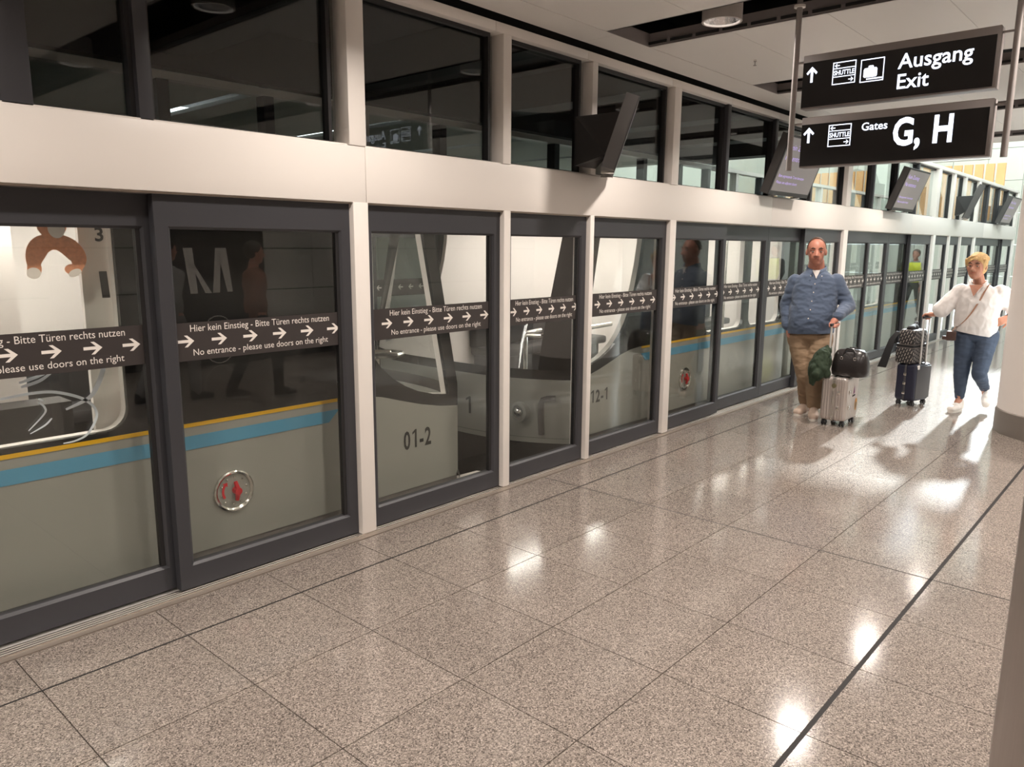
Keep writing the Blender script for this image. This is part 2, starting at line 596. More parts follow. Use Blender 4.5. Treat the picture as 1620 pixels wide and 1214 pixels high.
def screen_panel(x0, x1, recess=0.0, sx=None, sticker=True, label=None, fl=0.045, fr_=0.056):
    """one framed glass panel of the screen wall"""
    global door_i
    door_i += 1
    root = struct('door_%d' % door_i, label or 'dark grey framed glass panel of the platform screen')
    yf = YF + recess
    root.location = (x0, yf, 0)
    w = x1 - x0
    z0, z1 = 0.016, 1.90
    fr = MB()
    zb, zt = 0.128, 1.757
    if recess or abs(x0 - 1.511) < 0.01:
        fl = 0.062
    # mitred frame with inner bevel
    outer = [(0, z0), (w, z0), (w, z1), (0, z1)]
    inner = [(fl, zb), (w - fr_, zb), (w - fr_, zt), (fl, zt)]
    inn2 = [(fl + 0.012, zb + 0.012), (w - fr_ - 0.012, zb + 0.012), (w - fr_ - 0.012, zt - 0.012), (fl + 0.012, zt - 0.012)]
    fr.rings([[(x, 0.05, z) for x, z in outer], [(x, 0.002, z) for x, z in outer], [(x, 0, z) for x, z in [(0.002, z0 + .002), (w - .002, z0 + .002), (w - .002, z1 - .002), (0.002, z1 - .002)]], [(x, 0, z) for x, z in inner], [(x, 0.012, z) for x, z in inn2], [(x, 0.05, z) for x, z in inn2]], False, False)
    fr.build('frame', 'frame', root)
    box('gasket', 'frame_dark', root, w - fr_ - 0.032, w - fr_ - 0.012, 0.014, 0.045, zb + 0.012, zt - 0.012)
    box('pane', 'glass', root, fl + 0.005, w - fr_ - 0.005, 0.024, 0.028, zb + 0.004, zt - 0.004)
    if sticker:
        gw = w - fl - fr_ - 0.024
        off = fl + 0.012
        # the printed band fills the pane; narrow panes show a slightly narrower print
        k = min(1.0, (gw - 0.006) / ST_W)
        s_x = off + (gw - ST_W * k) / 2 if sx is None else sx - x0
        bw0, bw1 = (off + 0.001, off + gw - 0.02)
        st = box('sticker', 'sticker', root, bw0, bw1, 0.0195, 0.0205, ST_Z0, ST_Z1)
        for me, nm in ((LETTER, 'lettering'), (ARROWS, 'arrow_row')):
            o = link(me, nm, None, st, (s_x, 0.0185, ST_Z0))
            o.scale = (k, 1, 1)
    return root


PANELS = []
D1 = 'dark framed sliding glass door leaf in the screen wall'
screen_panel(-0.52, 0.52, 0.06, label=D1)
screen_panel(0.50, 1.545, 0.06, sx=0.545, label='sliding glass door leaf showing the orange bear reflection painted on the car behind it')
screen_panel(1.511, 2.57, 0.0, sx=1.585, label='fixed glass panel with the round red dial on the car behind it')
screen_panel(2.67, 3.782, 0.0, sx=2.785, label='glass panel with the car numbered 01-2 behind it')
screen_panel(3.847, 4.745, 0.0, label='narrow glass panel in front of the car nose with the headlight')
screen_panel(4.796, 5.915, 0.0, label='glass panel with the car numbered 12-1 behind it')
screen_panel(6.015, 7.055, 0.0, label='glass panel right beside the double sliding doors')
screen_panel(7.04, 8.17, 0.06, label=D1)
screen_panel(8.17, 9.24, 0.06, label=D1)
screen_panel(9.05, 10.25, 0.0)
screen_panel(10.40, 11.45, 0.0)
screen_panel(11.43, 12.5, 0.06, label=D1)
screen_panel(12.5, 13.55, 0.06, label=D1)
screen_panel(13.45, 14.66, 0.0)
screen_panel(14.82, 15.78, 0.0)
screen_panel(15.85, 16.66, 0.0)
screen_panel(16.72, 17.82, 0.0)
screen_panel(17.96, 18.95, 0.0)
screen_panel(18.95, 20.0, 0.06, label=D1)
screen_panel(20.0, 21.05, 0.06, label=D1)
screen_panel(21.0, 22.1, 0.0)
screen_panel(-1.52, -0.5, 0.0)

# ------------------------------------------------------------------ ceiling of the platform
ceil = struct('ceiling', 'white panel ceiling with dark slots over the platform')
CZ = 3.10
SL0, SLW, SLP = 4.475, 0.53, 2.255
CX_END = 12.3
slots = [(SL0 + SLP * k, SL0 + SLP * k + SLW) for k in range(-3, 4)]
edges = [-4.0]
for a, b in slots:
    edges += [a, b]
edges.append(CX_END)
yj = [3.16, 2.527, 1.90, 1.27, 0.64, 0.0, -0.63, -1.26, -1.9, -2.5]
for i in range(0, len(edges), 2):
    a, b = edges[i], edges[i + 1]
    if b - a < 0.05:
        continue
    for ya, yb in zip(yj[1:], yj):
        box('ceiling_panel', 'ceiling', ceil, a + 0.001, b - 0.001, ya + 0.0015, yb - 0.0015, CZ, CZ + 0.03)
xs = [-4.0] + [s[0] + 0.1 for s in slots] + [CX_END]
for a, b in zip(xs, xs[1:]):
    box('border_strip', 'ceiling', ceil, a + 0.001, b - 0.001, 3.162, 3.43, CZ - 0.002, CZ + 0.06)
    box('border_strip', 'ceiling', ceil, a + 0.001, b - 0.001, -3.2, -2.502, CZ, CZ + 0.06)
for a, b in slots:
    sm = MB()
    sm.box(a - 0.012, a, -2.5, 3.16, CZ + 0.0, CZ + 0.09)
    sm.box(b, b + 0.012, -2.5, 3.16, CZ + 0.0, CZ + 0.09)
    sm.box(a, b, 3.16, 3.172, CZ, CZ + 0.09)
    sm.build('slot_edge', 'sign_case', ceil)
    rl = MB()
    for j in range(28):
        yy = 3.1 - j * 0.2
        rl.box(b - 0.012, b - 0.002, yy - 0.085, yy + 0.085, CZ + 0.012, CZ + 0.03)
    rl.build('vent_row', 'black', ceil)
box('plenum_deck', 'black', ceil, -4, CX_END, -3.2, 3.5, CZ + 0.42, CZ + 0.5)
box('end_trim', 'white_metal', ceil, CX_END, CX_END + 0.05, -3.2, 3.43, CZ - 0.005, CZ + 0.9)
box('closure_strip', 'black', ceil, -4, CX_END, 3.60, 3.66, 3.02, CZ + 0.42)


def in_frame(p):
    d = Vector(p) - Vector((0, 0, CAM_H))
    z = d.dot(_fw)
    return z > 0 and abs(CAM_F * d.dot(_r2) / z) < 810 and abs(CAM_F * d.dot(_u2) / z) < 607


lamp_i = 0


def downlight(x, y, z, label, W, color=(1.0, 0.90, 0.81)):
    root = empty('ceiling_downlight', (x, y, z))
    tag(root, label, 'light', 'round downlights in the ceiling slots')
    b = MB()
    b.rings([[(r * math.cos(2 * PI * k / 28), r * math.sin(2 * PI * k / 28), h) for k in range(28)] for r, h in ((0.125, 0.2), (0.125, 0.0), (0.112, 0.0), (0.112, 0.012))], True, False)
    b.build('housing', 'lamp_body', root, True)
    b = MB()
    b.rings([[(r * math.cos(2 * PI * k / 28), r * math.sin(2 * PI * k / 28), h) for k in range(28)] for r, h in ((0.112, 0.012), (0.095, 0.05), (0.06, 0.09))], False, False)
    b.build('reflector', 'lamp_ref', root, True)
    b = MB()
    b.rings([[(r * math.cos(2 * PI * k / 20), r * math.sin(2 * PI * k / 20), h) for k in range(20)] for r, h in ((0.06, 0.088), (0.001, 0.08))], False, True)
    b.build('lamp_disc', 'lamp_glow', root, True)
    global lamp_i
    lamp_i += 1
    bn = 'downlight_bulb' if in_frame((x, y, z)) else 'downlight_bulb_%d_offscreen' % lamp_i
    ld = bpy.data.lights.new(bn, 'AREA')
    ld.shape = 'DISK'
    ld.size = 0.18
    ld.energy = W
    ld.color = color
    ld.spread = math.radians(140)
    lo = bpy.data.objects.new(bn, ld)
    COL.objects.link(lo)
    lo.parent = root
    lo.location = (0, 0, -0.004)
    return root


for k, (a, b) in enumerate(slots):
    for y in (2.45, 0.2, -2.05):
        downlight((a + b) / 2 - 0.02, y, CZ - 0.015, 'round silver downlight set into a dark ceiling slot', LAMP_W)

spk = empty('sprinkler_head', (5.86, 2.745, CZ))
tag(spk, 'tiny brass sprinkler head under the white ceiling panel', 'sprinkler')
MB().cyl((0, 0, -0.012), (0, 0, 0), 0.012, 10).build('nozzle', 'chrome', spk, True)
MB().cyl((0, 0, -0.040), (0, 0, -0.010), 0.004, 8).build('stem', 'pole', spk, True)
MB().cyl((0, 0, -0.043), (0, 0, -0.040), 0.013, 10).build('deflector', 'pole', spk, True)

# ------------------------------------------------------------------ back of the platform and enclosure
wb = struct('wall_back', 'light panel wall along the rear of the platform')
box('backing', 'black', wb, -4, 12.4, -3.3, -3.215, -0.1, 3.6)
for i in range(14):
    xa = -4 + i * 1.2
    for za, zb in ((0.1, 1.02), (1.03, 1.62), (1.63, 2.35), (2.36, 3.1)):
        box('wall_panel', 'backwall', wb, xa + 0.004, xa + 1.196, -3.215, -3.19, za, zb - 0.006)
wl = struct('wall_left', 'plain end wall of the platform')
box('panel', 'backwall', wl, -4.1, -4.0, -3.3, 11.2, -1.2, 3.7)
rf = struct('trim_2', 'dark slab above the tracks and ceilings')
box('slab', 'black', rf, -4.1, 12.35, -3.3, 11.2, 3.62, 3.72)

# ------------------------------------------------------------------ track hall and the opposite platform
tk = struct('trim_3', 'dark track trough between the platforms')
box('trough_floor', 'trackbed', tk, -4, 26, 3.6, 6.6, -1.0, -0.9)
box('trough_side', 'trackbed', tk, -4, 26, 3.56, 3.60, -1.0, 0.0)
box('trough_side', 'trackbed', tk, -4, 26, 6.44, 6.5, -1.0, 0.0)
for i in range(9):
    xa = -2.9 + i * 1.9
    box('cross_beam', 'dark_steel', tk, xa, xa + 0.34, 3.62, 6.45, 3.16, 3.5)
box('track_ceiling', 'dark_steel', tk, -4, 12.35, 3.62, 6.45, 3.5, 3.56)
box('edge_girder', 'dark_steel', tk, -4, 12.35, 6.30, 6.44, 3.06, 3.5)
OY = 6.46
wo = struct('wall_opposite', 'matching screen wall of the platform across the tracks')
box('fascia', 'white_metal', wo, -4, 24, OY, OY + 0.16, 1.9, 2.2)
box('top_rail', 'white_metal', wo, -4, 24, OY, OY + 0.14, 3.0, 3.06)
box('platform_edge', 'grout', wo, -4, 26, OY - 0.02, OY + 0.2, -0.2, 0.0)
xo = -3.4
oi = 0
while xo < 23:
    wdt = (1.08, 1.08, 0.96, 1.08)[oi % 4]
    light = oi % 4 == 0
    box('post', 'white_metal' if light else 'frame', wo, xo - 0.05, xo + 0.05, OY + 0.02, OY + 0.15, 0.0, 3.0)
    fr = MB()
    fr.box(xo + 0.05, xo + wdt - 0.05, OY + 0.05, OY + 0.11, 1.76, 1.9)
    fr.box(xo + 0.05, xo + wdt - 0.05, OY + 0.05, OY + 0.11, 0.0, 0.13)
    fr.box(xo + 0.05, xo + 0.12, OY + 0.05, OY + 0.11, 0.13, 1.76)
    fr.box(xo + wdt - 0.12, xo + wdt - 0.05, OY + 0.05, OY + 0.11, 0.13, 1.76)
    fr.build('frame', 'frame', wo)
    st = box('sticker', 'sticker', wo, xo + 0.12, xo + wdt - 0.12, OY + 0.075, OY + 0.078, ST_Z0, ST_Z1)
    o = link(ARROWS, 'arrow_row', None, st, (xo + wdt - 0.13, OY + 0.073, ST_Z0))
    o.scale = (-(wdt - 0.26) / 0.905, 1, 1)
    box('upper_pane', 'car_glass', wo, xo + 0.05, xo + wdt - 0.05, OY + 0.08, OY + 0.083, 2.2, 3.0)
    xo += wdt
    oi += 1
fo = struct('floor_opposite', 'granite floor of the opposite platform')
fo.name = 'floor_far'
box('slab', 'granite', fo, -4, 26, OY + 0.2, 11.2, -0.2, 0.0)
wf = struct('wall_far', 'pale wall behind the opposite platform')
for i in range(12):
    xa = -4 + i * 1.4
    for za, zb in ((0.0, 1.0), (1.0, 2.0), (2.0, 3.1)):
        box('wall_panel', 'pale_green', wf, xa + 0.004, xa + 1.396, 10.9, 10.95, za + 0.005, zb - 0.005)
cf = struct('ceiling_far', 'pale ceiling of the opposite platform')
for i in range(8):
    xa = -4 + i * SLP * 0.9
    box('ceiling_panel', 'ceiling_far', cf, xa + 0.004, xa + SLP * 0.9 - 0.2, OY + 0.14, 10.9, 3.1, 3.14)
# ------------------------------------------------------------------ atrium beyond the ceiling
wa = struct('wall_end', 'tall pale panel wall at the end of the hall')
XE = 26.0
for j in range(16):
    ya = -3.2 + j * 0.9
    for za in range(0, 12):
        z0, z1 = za * 0.9, za * 0.9 + 0.9
        if (0.3 < ya + 0.45 < 4.0 and z0 > 6.2) or (5.7 < ya + 0.45 < 6.8 and 6.2 < z0 < 8.0):
            continue
        box('wall_panel', 'pale_green', wa, XE, XE + 0.2, ya + 0.006, ya + 0.894, z0 + 0.006, z1 - 0.006)
box('window_mullion', 'frame', wa, XE + 0.02, XE + 0.1, 6.22, 6.28, 6.3, 8.1)
box('window_transom', 'frame', wa, XE + 0.02, XE + 0.1, 5.8, 6.7, 7.17, 7.23)
tw = struct('trim_4', 'timber slat screen and balcony behind the glazing')
for j in range(26):
    box('slat', 'timber', tw, 24.5, 24.6, 4.2 + j * 0.26, 4.2 + j * 0.26 + 0.2, 2.45, 3.95)
box('balcony_band', 'pole', tw, 24.3, 24.4, 4.0, 11, 2.05, 2.4)
for z in (2.12, 2.2, 2.28, 2.36):
    box('balcony_rail', 'frame', tw, 24.1, 24.14, 4.0, 11, z, z + 0.02)
box('glass_bay', 'pale_green', tw, 23.2, 23.3, 6.0, 7.2, 0, 6)
MB().cyl((23.0, 4.3, 3.95), (23.0, 6.6, 3.95), 0.04, 10).build('bracing_tube', 'white_metal', tw, True)
ws = struct('wall_side', 'side walls of the tall hall')
box('panel', 'pale_green', ws, 12.4, 27, 11.2, 11.3, -1, 11)
box('panel', 'backwall', ws, 12.4, 27, -3.4, -3.3, -1, 11)
box('upper_front', 'pale_green', ws, 12.3, 12.4, -3.4, 11.2, 3.72, 11)
rb = struct('trim_5', 'steel roof beams of the tall hall')
for i in range(5):
    box('roof_beam', 'pole', rb, 14 + i * 3, 14.15 + i * 3, 2.9, 11.2, 10.6, 10.95)

# ------------------------------------------------------------------ columns
cw = empty('round_column', (8.45, 0.685, 0))
tag(cw, 'white round column with brown base band beside the walking woman', 'column')
R0 = 0.60


def disc(r, z, n=64):
    return [(r * math.cos(2 * PI * k / n), r * math.sin(2 * PI * k / n), z) for k in range(n)]


MB().rings([disc(R0, 0.215), disc(R0, 3.098)]).build('shaft', 'column_white', cw, True)
MB().rings([disc(R0 + 0.012, 0.0), disc(R0 + 0.012, 0.21), disc(R0 - 0.01, 0.222)]).build('base_band', 'column_base', cw, True)
sc = empty('steel_stele', (2.32, 0.126, 0))
tag(sc, 'brushed stainless steel stele standing at the edge of the walkway', 'stele')
MB().box(-0.13, 0.13, -0.13, 0.13, 0.0, 1.5, 0.012).build('cladding', 'steel', sc, True)
box('plinth', 'frame', sc, -0.138, 0.138, -0.138, 0.138, 0.0, 0.05)

# ------------------------------------------------------------------ hanging sign
SX = 4.66
sg = empty('hanging_sign', (SX, 1.37, 2.14))
tag(sg, 'two black illuminated direction signs hung one above the other on grey poles', 'sign')


def sgl(y, z):
    return (y - 1.37, z - 2.14)


for yy, zb in ((1.935, 2.139), (0.818, 2.143)):
    ly, lz = sgl(yy, zb)
    b = MB()
    b.cyl((0.02, ly, lz), (0.02, ly, CZ - 2.14 + 0.25), 0.0165, 14)
    b.build('pole', 'pole', sg, True)
    b = MB()
    b.cyl((0.02, ly, CZ - 2.14 - 0.035), (0.02, ly, CZ - 2.14 - 0.022), 0.032, 18)
    b.build('collar', 'white_metal', sg, True)


def poly2(b, pts, y0, z0, k=1.0, x=-0.0062):
    """polygon in sign-face coordinates: a to the right (-Y), b up"""
    vs = [b.bm.verts.new((x, y0 - a * k, z0 + c * k)) for a, c in pts]
    b.bm.faces.new(vs)


def ring2(b, w, h, t, y0, z0):
    for q in (((0, 0), (w, 0), (w, t), (0, t)), ((0, h - t), (w, h - t), (w, h), (0, h)), ((0, t), (t, t), (t, h - t), (0, h - t)), ((w - t, t), (w, t), (w, h - t), (w - t, h - t))):
        poly2(b, q, y0, z0)


ARW = [(-0.007, -0.044), (0.007, -0.044), (0.007, 0.018), (0.024, 0.0), (0.032, 0.010), (0.0, 0.044), (-0.032, 0.010), (-0.024, 0.0), (-0.007, 0.018)]


def sign_box(y0, y1, z0, z1, name):
    w = y0 - y1
    a0, b0 = sgl(y0, z0)
    root = MB().box(-0.0, 0.085, a0 - w, a0, b0, b0 + (z1 - z0), 0.004).build(name, 'sign_case', sg, True)
    box('face', 'sign_black', root, -0.003, 0.001, a0 - w + 0.016, a0 - 0.003, b0 + 0.008, b0 + (z1 - z0) - 0.042)
    for s in (1, -1):
        zz = b0 + (z1 - z0) - 0.03
        MB().cyl((0.03, a0 if s > 0 else a0 - w, zz), (0.03, a0 + 0.07 if s > 0 else a0 - w - 0.07, zz), 0.006, 8).build('bracket', 'pole', root)
    return root


def shuttle_icon(root, y0, z0):
    a, c = sgl(y0, z0)
    b = MB()
    ring2(b, 0.128, 0.122, 0.005, a, c)
    poly2(b, [(0.005, 0.040), (0.123, 0.040), (0.123, 0.0445), (0.005, 0.0445)], a, c)
    poly2(b, [(0.005, 0.085), (0.123, 0.085), (0.123, 0.0895), (0.005, 0.0895)], a, c)
    AL = [(0.0, 0.0), (0.011, 0.011), (0.016, 0.011), (0.008, 0.0025), (0.028, 0.0025), (0.028, -0.0025), (0.008, -0.0025), (0.016, -0.011), (0.011, -0.011)]
    poly2(b, [(p + 0.010, q + 0.103) for p, q in AL], a, c)
    poly2(b, [(0.118 - p, q + 0.022) for p, q in reversed(AL)], a, c)
    b.build('shuttle_symbol', 'sign_light', root)
    me = text_mesh('SHUTTLE', 0.112, 0.026, bold=0.02)
    link(me, 'lettering', 'sign_light', root, (-0.0062, a - 0.008, c + 0.052), RSIGN)


def letter(root, txt, y0, z0, w, h, bold=0.012):
    a, c = sgl(y0, z0)
    me = text_mesh(txt, w, h, bold=bold)
    link(me, 'lettering', 'sign_light', root, (-0.0062, a, c), RSIGN)


up = sign_box(1.882, 0.885, 2.486, 2.786, 'upper_sign_box')
lo_ = sign_box(1.866, 0.882, 2.150, 2.437, 'lower_sign_box')
for root, yc, zc in ((up, 1.825, 2.674), (lo_, 1.818, 2.333)):
    a, c = sgl(yc, zc)
    b = MB()
    poly2(b, ARW, a, c)
    b.build('arrow_symbol', 'sign_light', root)
shuttle_icon(up, 1.706, 2.600)
shuttle_icon(lo_, 1.704, 2.258)
a, c = sgl(1.553, 2.593)
b = MB()
ring2(b, 0.125, 0.122, 0.005, a, c)
sc_poly = [(0.018, 0.030), (0.018, 0.066), (0.024, 0.074), (0.042, 0.074), (0.042, 0.082), (0.046, 0.086), (0.066, 0.086), (0.070, 0.082), (0.070, 0.074), (0.084, 0.074), (0.090, 0.066), (0.090, 0.030), (0.084, 0.024), (0.024, 0.024)]
poly2(b, sc_poly, a, c)
for i in range(12):
    poly2(b, [(0.034 + i * 0.007, 0.012), (0.040 + i * 0.007, 0.012), (0.040 + i * 0.007, 0.020), (0.034 + i * 0.007, 0.020)], a, c, x=-0.0036)
b.build('baggage_symbol', 'sign_light', up)
letter(up, 'Ausgang', 1.358, 2.640, 0.360, 0.080)
letter(up, 'Exit', 1.354, 2.536, 0.157, 0.079)
letter(lo_, 'Gates', 1.520, 2.333, 0.136, 0.044)
letter(lo_, 'G,', 1.352, 2.240, 0.140, 0.146, 0.03)
letter(lo_, 'H', 1.150, 2.240, 0.092, 0.143, 0.03)


# ------------------------------------------------------------------ monitors over the fascia
def monitor(x, y, yaw, tilt, label, W=0.98, H=0.60, zb=2.215):
    """yaw: + turns the screen towards +X (away from the photographer)"""
    root = empty('tilted_monitor', (x, y, zb), yaw)
    tag(root, label, 'monitor', 'information monitors above the screen doors')
    ct, st = math.cos(tilt), math.sin(tilt)
    T = 0.085

    def loc(u, v, w):
        # u along width, v up the screen, w thickness behind the face
        return (u, -v * st + w * ct, v * ct + w * st)
    quad = ((-W / 2, 0), (W / 2, 0), (W / 2, H), (-W / 2, H))
    MB().rings([[loc(u, v, 0.0) for u, v in quad], [loc(u, v, T) for u, v in quad]]).build('case', 'monitor_side', root)
    MB().rings([[loc(u, v, -0.012) for u, v in quad], [loc(u, v, -0.0005) for u, v in quad]]).build('bezel', 'monitor', root)
    b = MB()
    m_ = 0.022
    vs = [b.bm.verts.new(loc(u, v, -0.013)) for u, v in ((-W / 2 + m_, m_ + 0.02), (W / 2 - m_, m_ + 0.02), (W / 2 - m_, H - m_), (-W / 2 + m_, H - m_))]
    b.bm.faces.new(vs)
    scr = b.build('screen', 'screen_on', root)
    kx = W / 0.98
    rows = (('Kein Zustieg', 0.46, 0.055, 0.50), ('No entrance', 0.355, 0.055, 0.50), ('Bitte angrenzende Türen benutzen', 0.185, 0.030, 0.62), ('Please use adjacent doors', 0.120, 0.030, 0.50))
    for txt, v0, h, w in rows:
        me = text_mesh(txt, w * kx, h * H / 0.6)
        for vv in me.vertices:
            vv.co = Vector(loc(-W / 2 + 0.07 * kx + vv.co.x, v0 * H / 0.6 + vv.co.y, -0.0145))
        link(me, 'screen_text', 'screen_text', scr)['kind'] = 'stuff'
    # support arm back to the wall, squared to the wall whatever the turn
    c, s_ = math.cos(-yaw), math.sin(-yaw)
    back = YP - 0.002 - y
    W2 = lambda X, Y, Z: (X * c - Y * s_, X * s_ + Y * c, Z)
    br = MB()
    br.rings([[W2(-0.13, back, 0.06), W2(0.13, back, 0.06), W2(0.13, back, 0.40), W2(-0.13, back, 0.40)], [loc(-0.13, 0.10, T), loc(0.13, 0.10, T), loc(0.13, 0.40, T), loc(-0.13, 0.40, T)]])
    br.build('wall_bracket', 'monitor', root)
    for u in (-0.28 * kx, 0.28 * kx):
        MB().box(u - 0.02, u + 0.02, -0.008, 0.08, -0.010, 0.004).build('clip', 'chrome', root)
    return root


monitor(4.66, 3.215, math.radians(36), math.radians(18), 'dark monitor turned edge-on above the narrow glass panel', 0.60, 0.50, 2.19)
monitor(8.10, 3.345, math.radians(-1), math.radians(20), 'monitor with purple text leaning out beside the sign pole')
monitor(12.25, 3.345, math.radians(-1), math.radians(20), 'monitor with purple text leaning out over the second pair of doors')
monitor(16.1, 3.27, math.radians(14), math.radians(20), 'monitor seen edge-on near the far end of the fascia', 0.70)
monitor(20.0, 3.345, math.radians(-1), math.radians(20), 'last monitor with purple text at the end of the fascia')

# ------------------------------------------------------------------ shuttle train cars
YT = 3.70
YC, HW = 5.0, 1.30
BULGE = 0.34


def rake(z):
    return max(0.0, z - 0.75) * 0.20


def nose(s, xe, t, z):
    k = 1 - abs(t) ** 3.2
    return (xe + s * (BULGE * k - rake(z) * (1 + 0.9 * k)), YC + HW * t, z)


def rrect(u0, u1, z0, z1, r, n=6):
    pts = []
    for cx, cz, a0 in ((u1 - r, z0 + r, -PI / 2), (u1 - r, z1 - r, 0), (u0 + r, z1 - r, PI / 2), (u0 + r, z0 + r, PI)):
        for i in range(n + 1):
            a = a0 + PI / 2 * i / n
            pts.append((cx + r * math.cos(a), cz + r * math.sin(a)))
    return pts


def shuttle_car(xe, s, length, number, label, wins, front_no):
    """xe: corner of the visible end, s: +1 the end points to +X, -1 to -X"""
    root = empty('shuttle_car', (0, 0, 0))
    tag(root, label, 'train car', 'shuttle train cars behind the screen')
    X = lambda u: xe - s * u
    ZT = 2.06
    low_top = [(0.0, 0.595), (0.16, 0.615), (0.33, 0.652), (0.5, 0.70), (0.65, 0.745), (0.8, 0.775), (0.95, 0.787), (length, 0.787)]
    lower = [(length, 0.10), (0.02, 0.10), (0.0, 0.14)] + low_top
    band = low_top[::-1] + [(rake(z), z) for z in (0.6, 0.9, 1.2, 1.5, 1.8, ZT)] + [(length, ZT)]
    band = low_top + [(length, ZT)] + [(rake(z), z) for z in (ZT, 1.8, 1.5, 1.2, 0.9, 0.75)]
    dwin = [(0.08, 0.685), (0.2, 0.70), (0.36, 0.745), (0.46, 0.79), (0.56, 0.85), (0.65, 0.93), (0.73, 1.03), (0.80, 1.15), (0.87, 1.32), (0.93, 1.52), (0.97, 1.72), (0.985, 1.93)]
    dwin += [(rake(z) + 0.09, z) for z in (1.93, 1.7, 1.4, 1.1, 0.85)]
    holes = [dwin] + [rrect(a, b, 0.815, 1.93, 0.10) for a, b in wins]
    side = lambda y: (lambda u, z: (X(u), y, z))
    link(poly_mesh('lower_panel', lower, [], side(YT), (0, 0.05, 0)), 'lower_panel', 'car_grey', root)
    link(poly_mesh('window_band', band, holes, side(YT), (0, 0.03, 0)), 'window_band', 'car_black', root)
    link(poly_mesh('inner_lining', band, holes, side(YT + 0.031), (0, 0.05, 0)), 'inner_lining', 'car_white', root)
    link(poly_mesh('far_wall', band, [dwin], side(2 * YC - YT - 0.05), (0, 0.05, 0)), 'far_wall', 'car_white', root)
    link(poly_mesh('far_lower_panel', lower, [], side(2 * YC - YT - 0.05), (0, 0.05, 0)), 'far_lower_panel', 'car_white', root)
    for hl in holes:
        link(poly_mesh('pane', hl, [], side(YT + 0.012), (0, 0.004, 0)), 'pane', 'car_glass', root)
    # stripes
    yl = [(0.98, 0.768), (length, 0.768), (length, 0.788), (0.98, 0.788)]
    link(poly_mesh('yellow_line', yl, [], side(YT - 0.003), (0, 0.002, 0)), 'yellow_line', 'car_yellow', root)
    bl = [(1.05, 0.652), (length, 0.652), (length, 0.722), (0.975, 0.722)]
    link(poly_mesh('blue_stripe', bl, [], side(YT - 0.003), (0, 0.002, 0)), 'blue_stripe', 'car_blue', root)
    # dial
    dx = X(1.665 if s > 0 else 1.80)
    dz = 0.385
    d = empty('dial', (dx, YT, dz))
    d.parent = root
    b = MB()
    ring = lambda r, y: [(r * math.cos(2 * PI * k / 32), y, r * math.sin(2 * PI * k / 32)) for k in range(32)]
    b.rings([ring(0.112, 0.0), ring(0.112, -0.012), ring(0.104, -0.016), ring(0.094, -0.010), ring(0.092, 0.012)], False, False)
    b.build('dial_ring', 'chrome', d, True)
    b = MB()
    b.rings([ring(0.112, -0.002), ring(0.05, -0.002), ring(0.001, -0.002)], False, False)
    b.build('dial_plate', 'car_grey', d)
    for k in range(10):
        a = 2 * PI * k / 10 + 0.2
        MB().sphere((0.074 * math.cos(a), -0.006, 0.074 * math.sin(a)), 0.006, 8, 5).build('screw', 'chrome', d, True)
    b = MB()
    b.tube([(0.008, -0.02, -0.052), (0.012, -0.03, 0), (0.004, -0.02, 0.052)], [0.010, 0.016, 0.010], 8)
    b.cyl((0.01, 0, 0), (0.01, -0.04, 0), 0.02, 12)
    b.build('red_handle', 'car_red', d, True)
    b = MB()
    for k in range(8):
        a0, a1 = PI - 0.65 + k * 0.15, PI - 0.65 + (k + 1) * 0.15
        vs = [b.bm.verts.new((r * math.cos(a), -0.0062, r * math.sin(a))) for r, a in ((0.055, a0), (0.068, a0), (0.068, a1), (0.055, a1))]
        b.bm.faces.new(vs)
    aa = PI - 0.65
    vs = [b.bm.verts.new((r * math.cos(a), -0.0062, r * math.sin(a))) for r, a in ((0.044, aa), (0.080, aa), (0.062, aa - 0.32))]
    b.bm.faces.new(vs)
    b.build('red_arrow', 'car_red', d)
    # car number on the side
    nx = min(X(0.49), X(0.25)) if s > 0 else X(0.205)
    me = number_mesh(number, 0.25 if s > 0 else 0.275, 0.122 if s > 0 else 0.108)
    link(me, 'number', 'number', root, (nx, YT - 0.002, 0.372), RX)
    # nose
    def strip(name, mat, t0, t1, z0, z1, nt_=16, nz=6, off=0.0):
        rows = []
        for j in range(nz + 1):
            z = z0 + (z1 - z0) * j / nz
            row = []
            for i in range(nt_ + 1):
                t = t0 + (t1 - t0) * i / nt_
                p = nose(s, xe, t, z)
                row.append((p[0] + s * off, p[1], p[2]))
            rows.append(row)
        b = MB()
        vr = [[b.bm.verts.new(p) for p in r] for r in rows]
        for a, c in zip(vr, vr[1:]):
            for i in range(nt_):
                b.bm.faces.new((a[i], a[i + 1], c[i + 1], c[i]))
        return b.build(name, mat, root, True)
    strip('nose_lower', 'car_grey', -1, 1, 0.10, 0.595, 40, 4)
    strip('nose_lip', 'car_grey', -1, 1, 0.06, 0.10, 40, 1, 0.02)
    strip('nose_sill', 'car_black', -1, 1, 0.595, 0.675, 40, 1)
    strip('corner_pillar', 'car_black', -1, -0.80, 0.675, ZT, 12, 6)
    strip('corner_pillar', 'car_black', 0.80, 1, 0.675, ZT, 12, 6)
    strip('windshield', 'car_glass', -0.80, 0.80, 0.675, 1.95, 30, 6)
    strip('nose_header', 'car_black', -0.80, 0.80, 1.95, ZT, 30, 1)
    # roof and floor
    def slab(name, mat, z0, z1, ins=0.0, zr=None):
        ts = [-1 + 2 * i / 24 for i in range(25)]
        zz = z0 if zr is None else zr
        pl = [nose(s, xe, t * (1 - ins), zz)[:2] for t in ts]
        pl = [(x - s * ins * 0.4, y) for x, y in pl] + [(X(length), YC + HW * (1 - ins)), (X(length), YC - HW * (1 - ins))]
        b = MB()
        b.prism(pl, lambda x, y: (x, y, z0), lambda x, y: (x, y, z1))
        return b.build(name, mat, root)
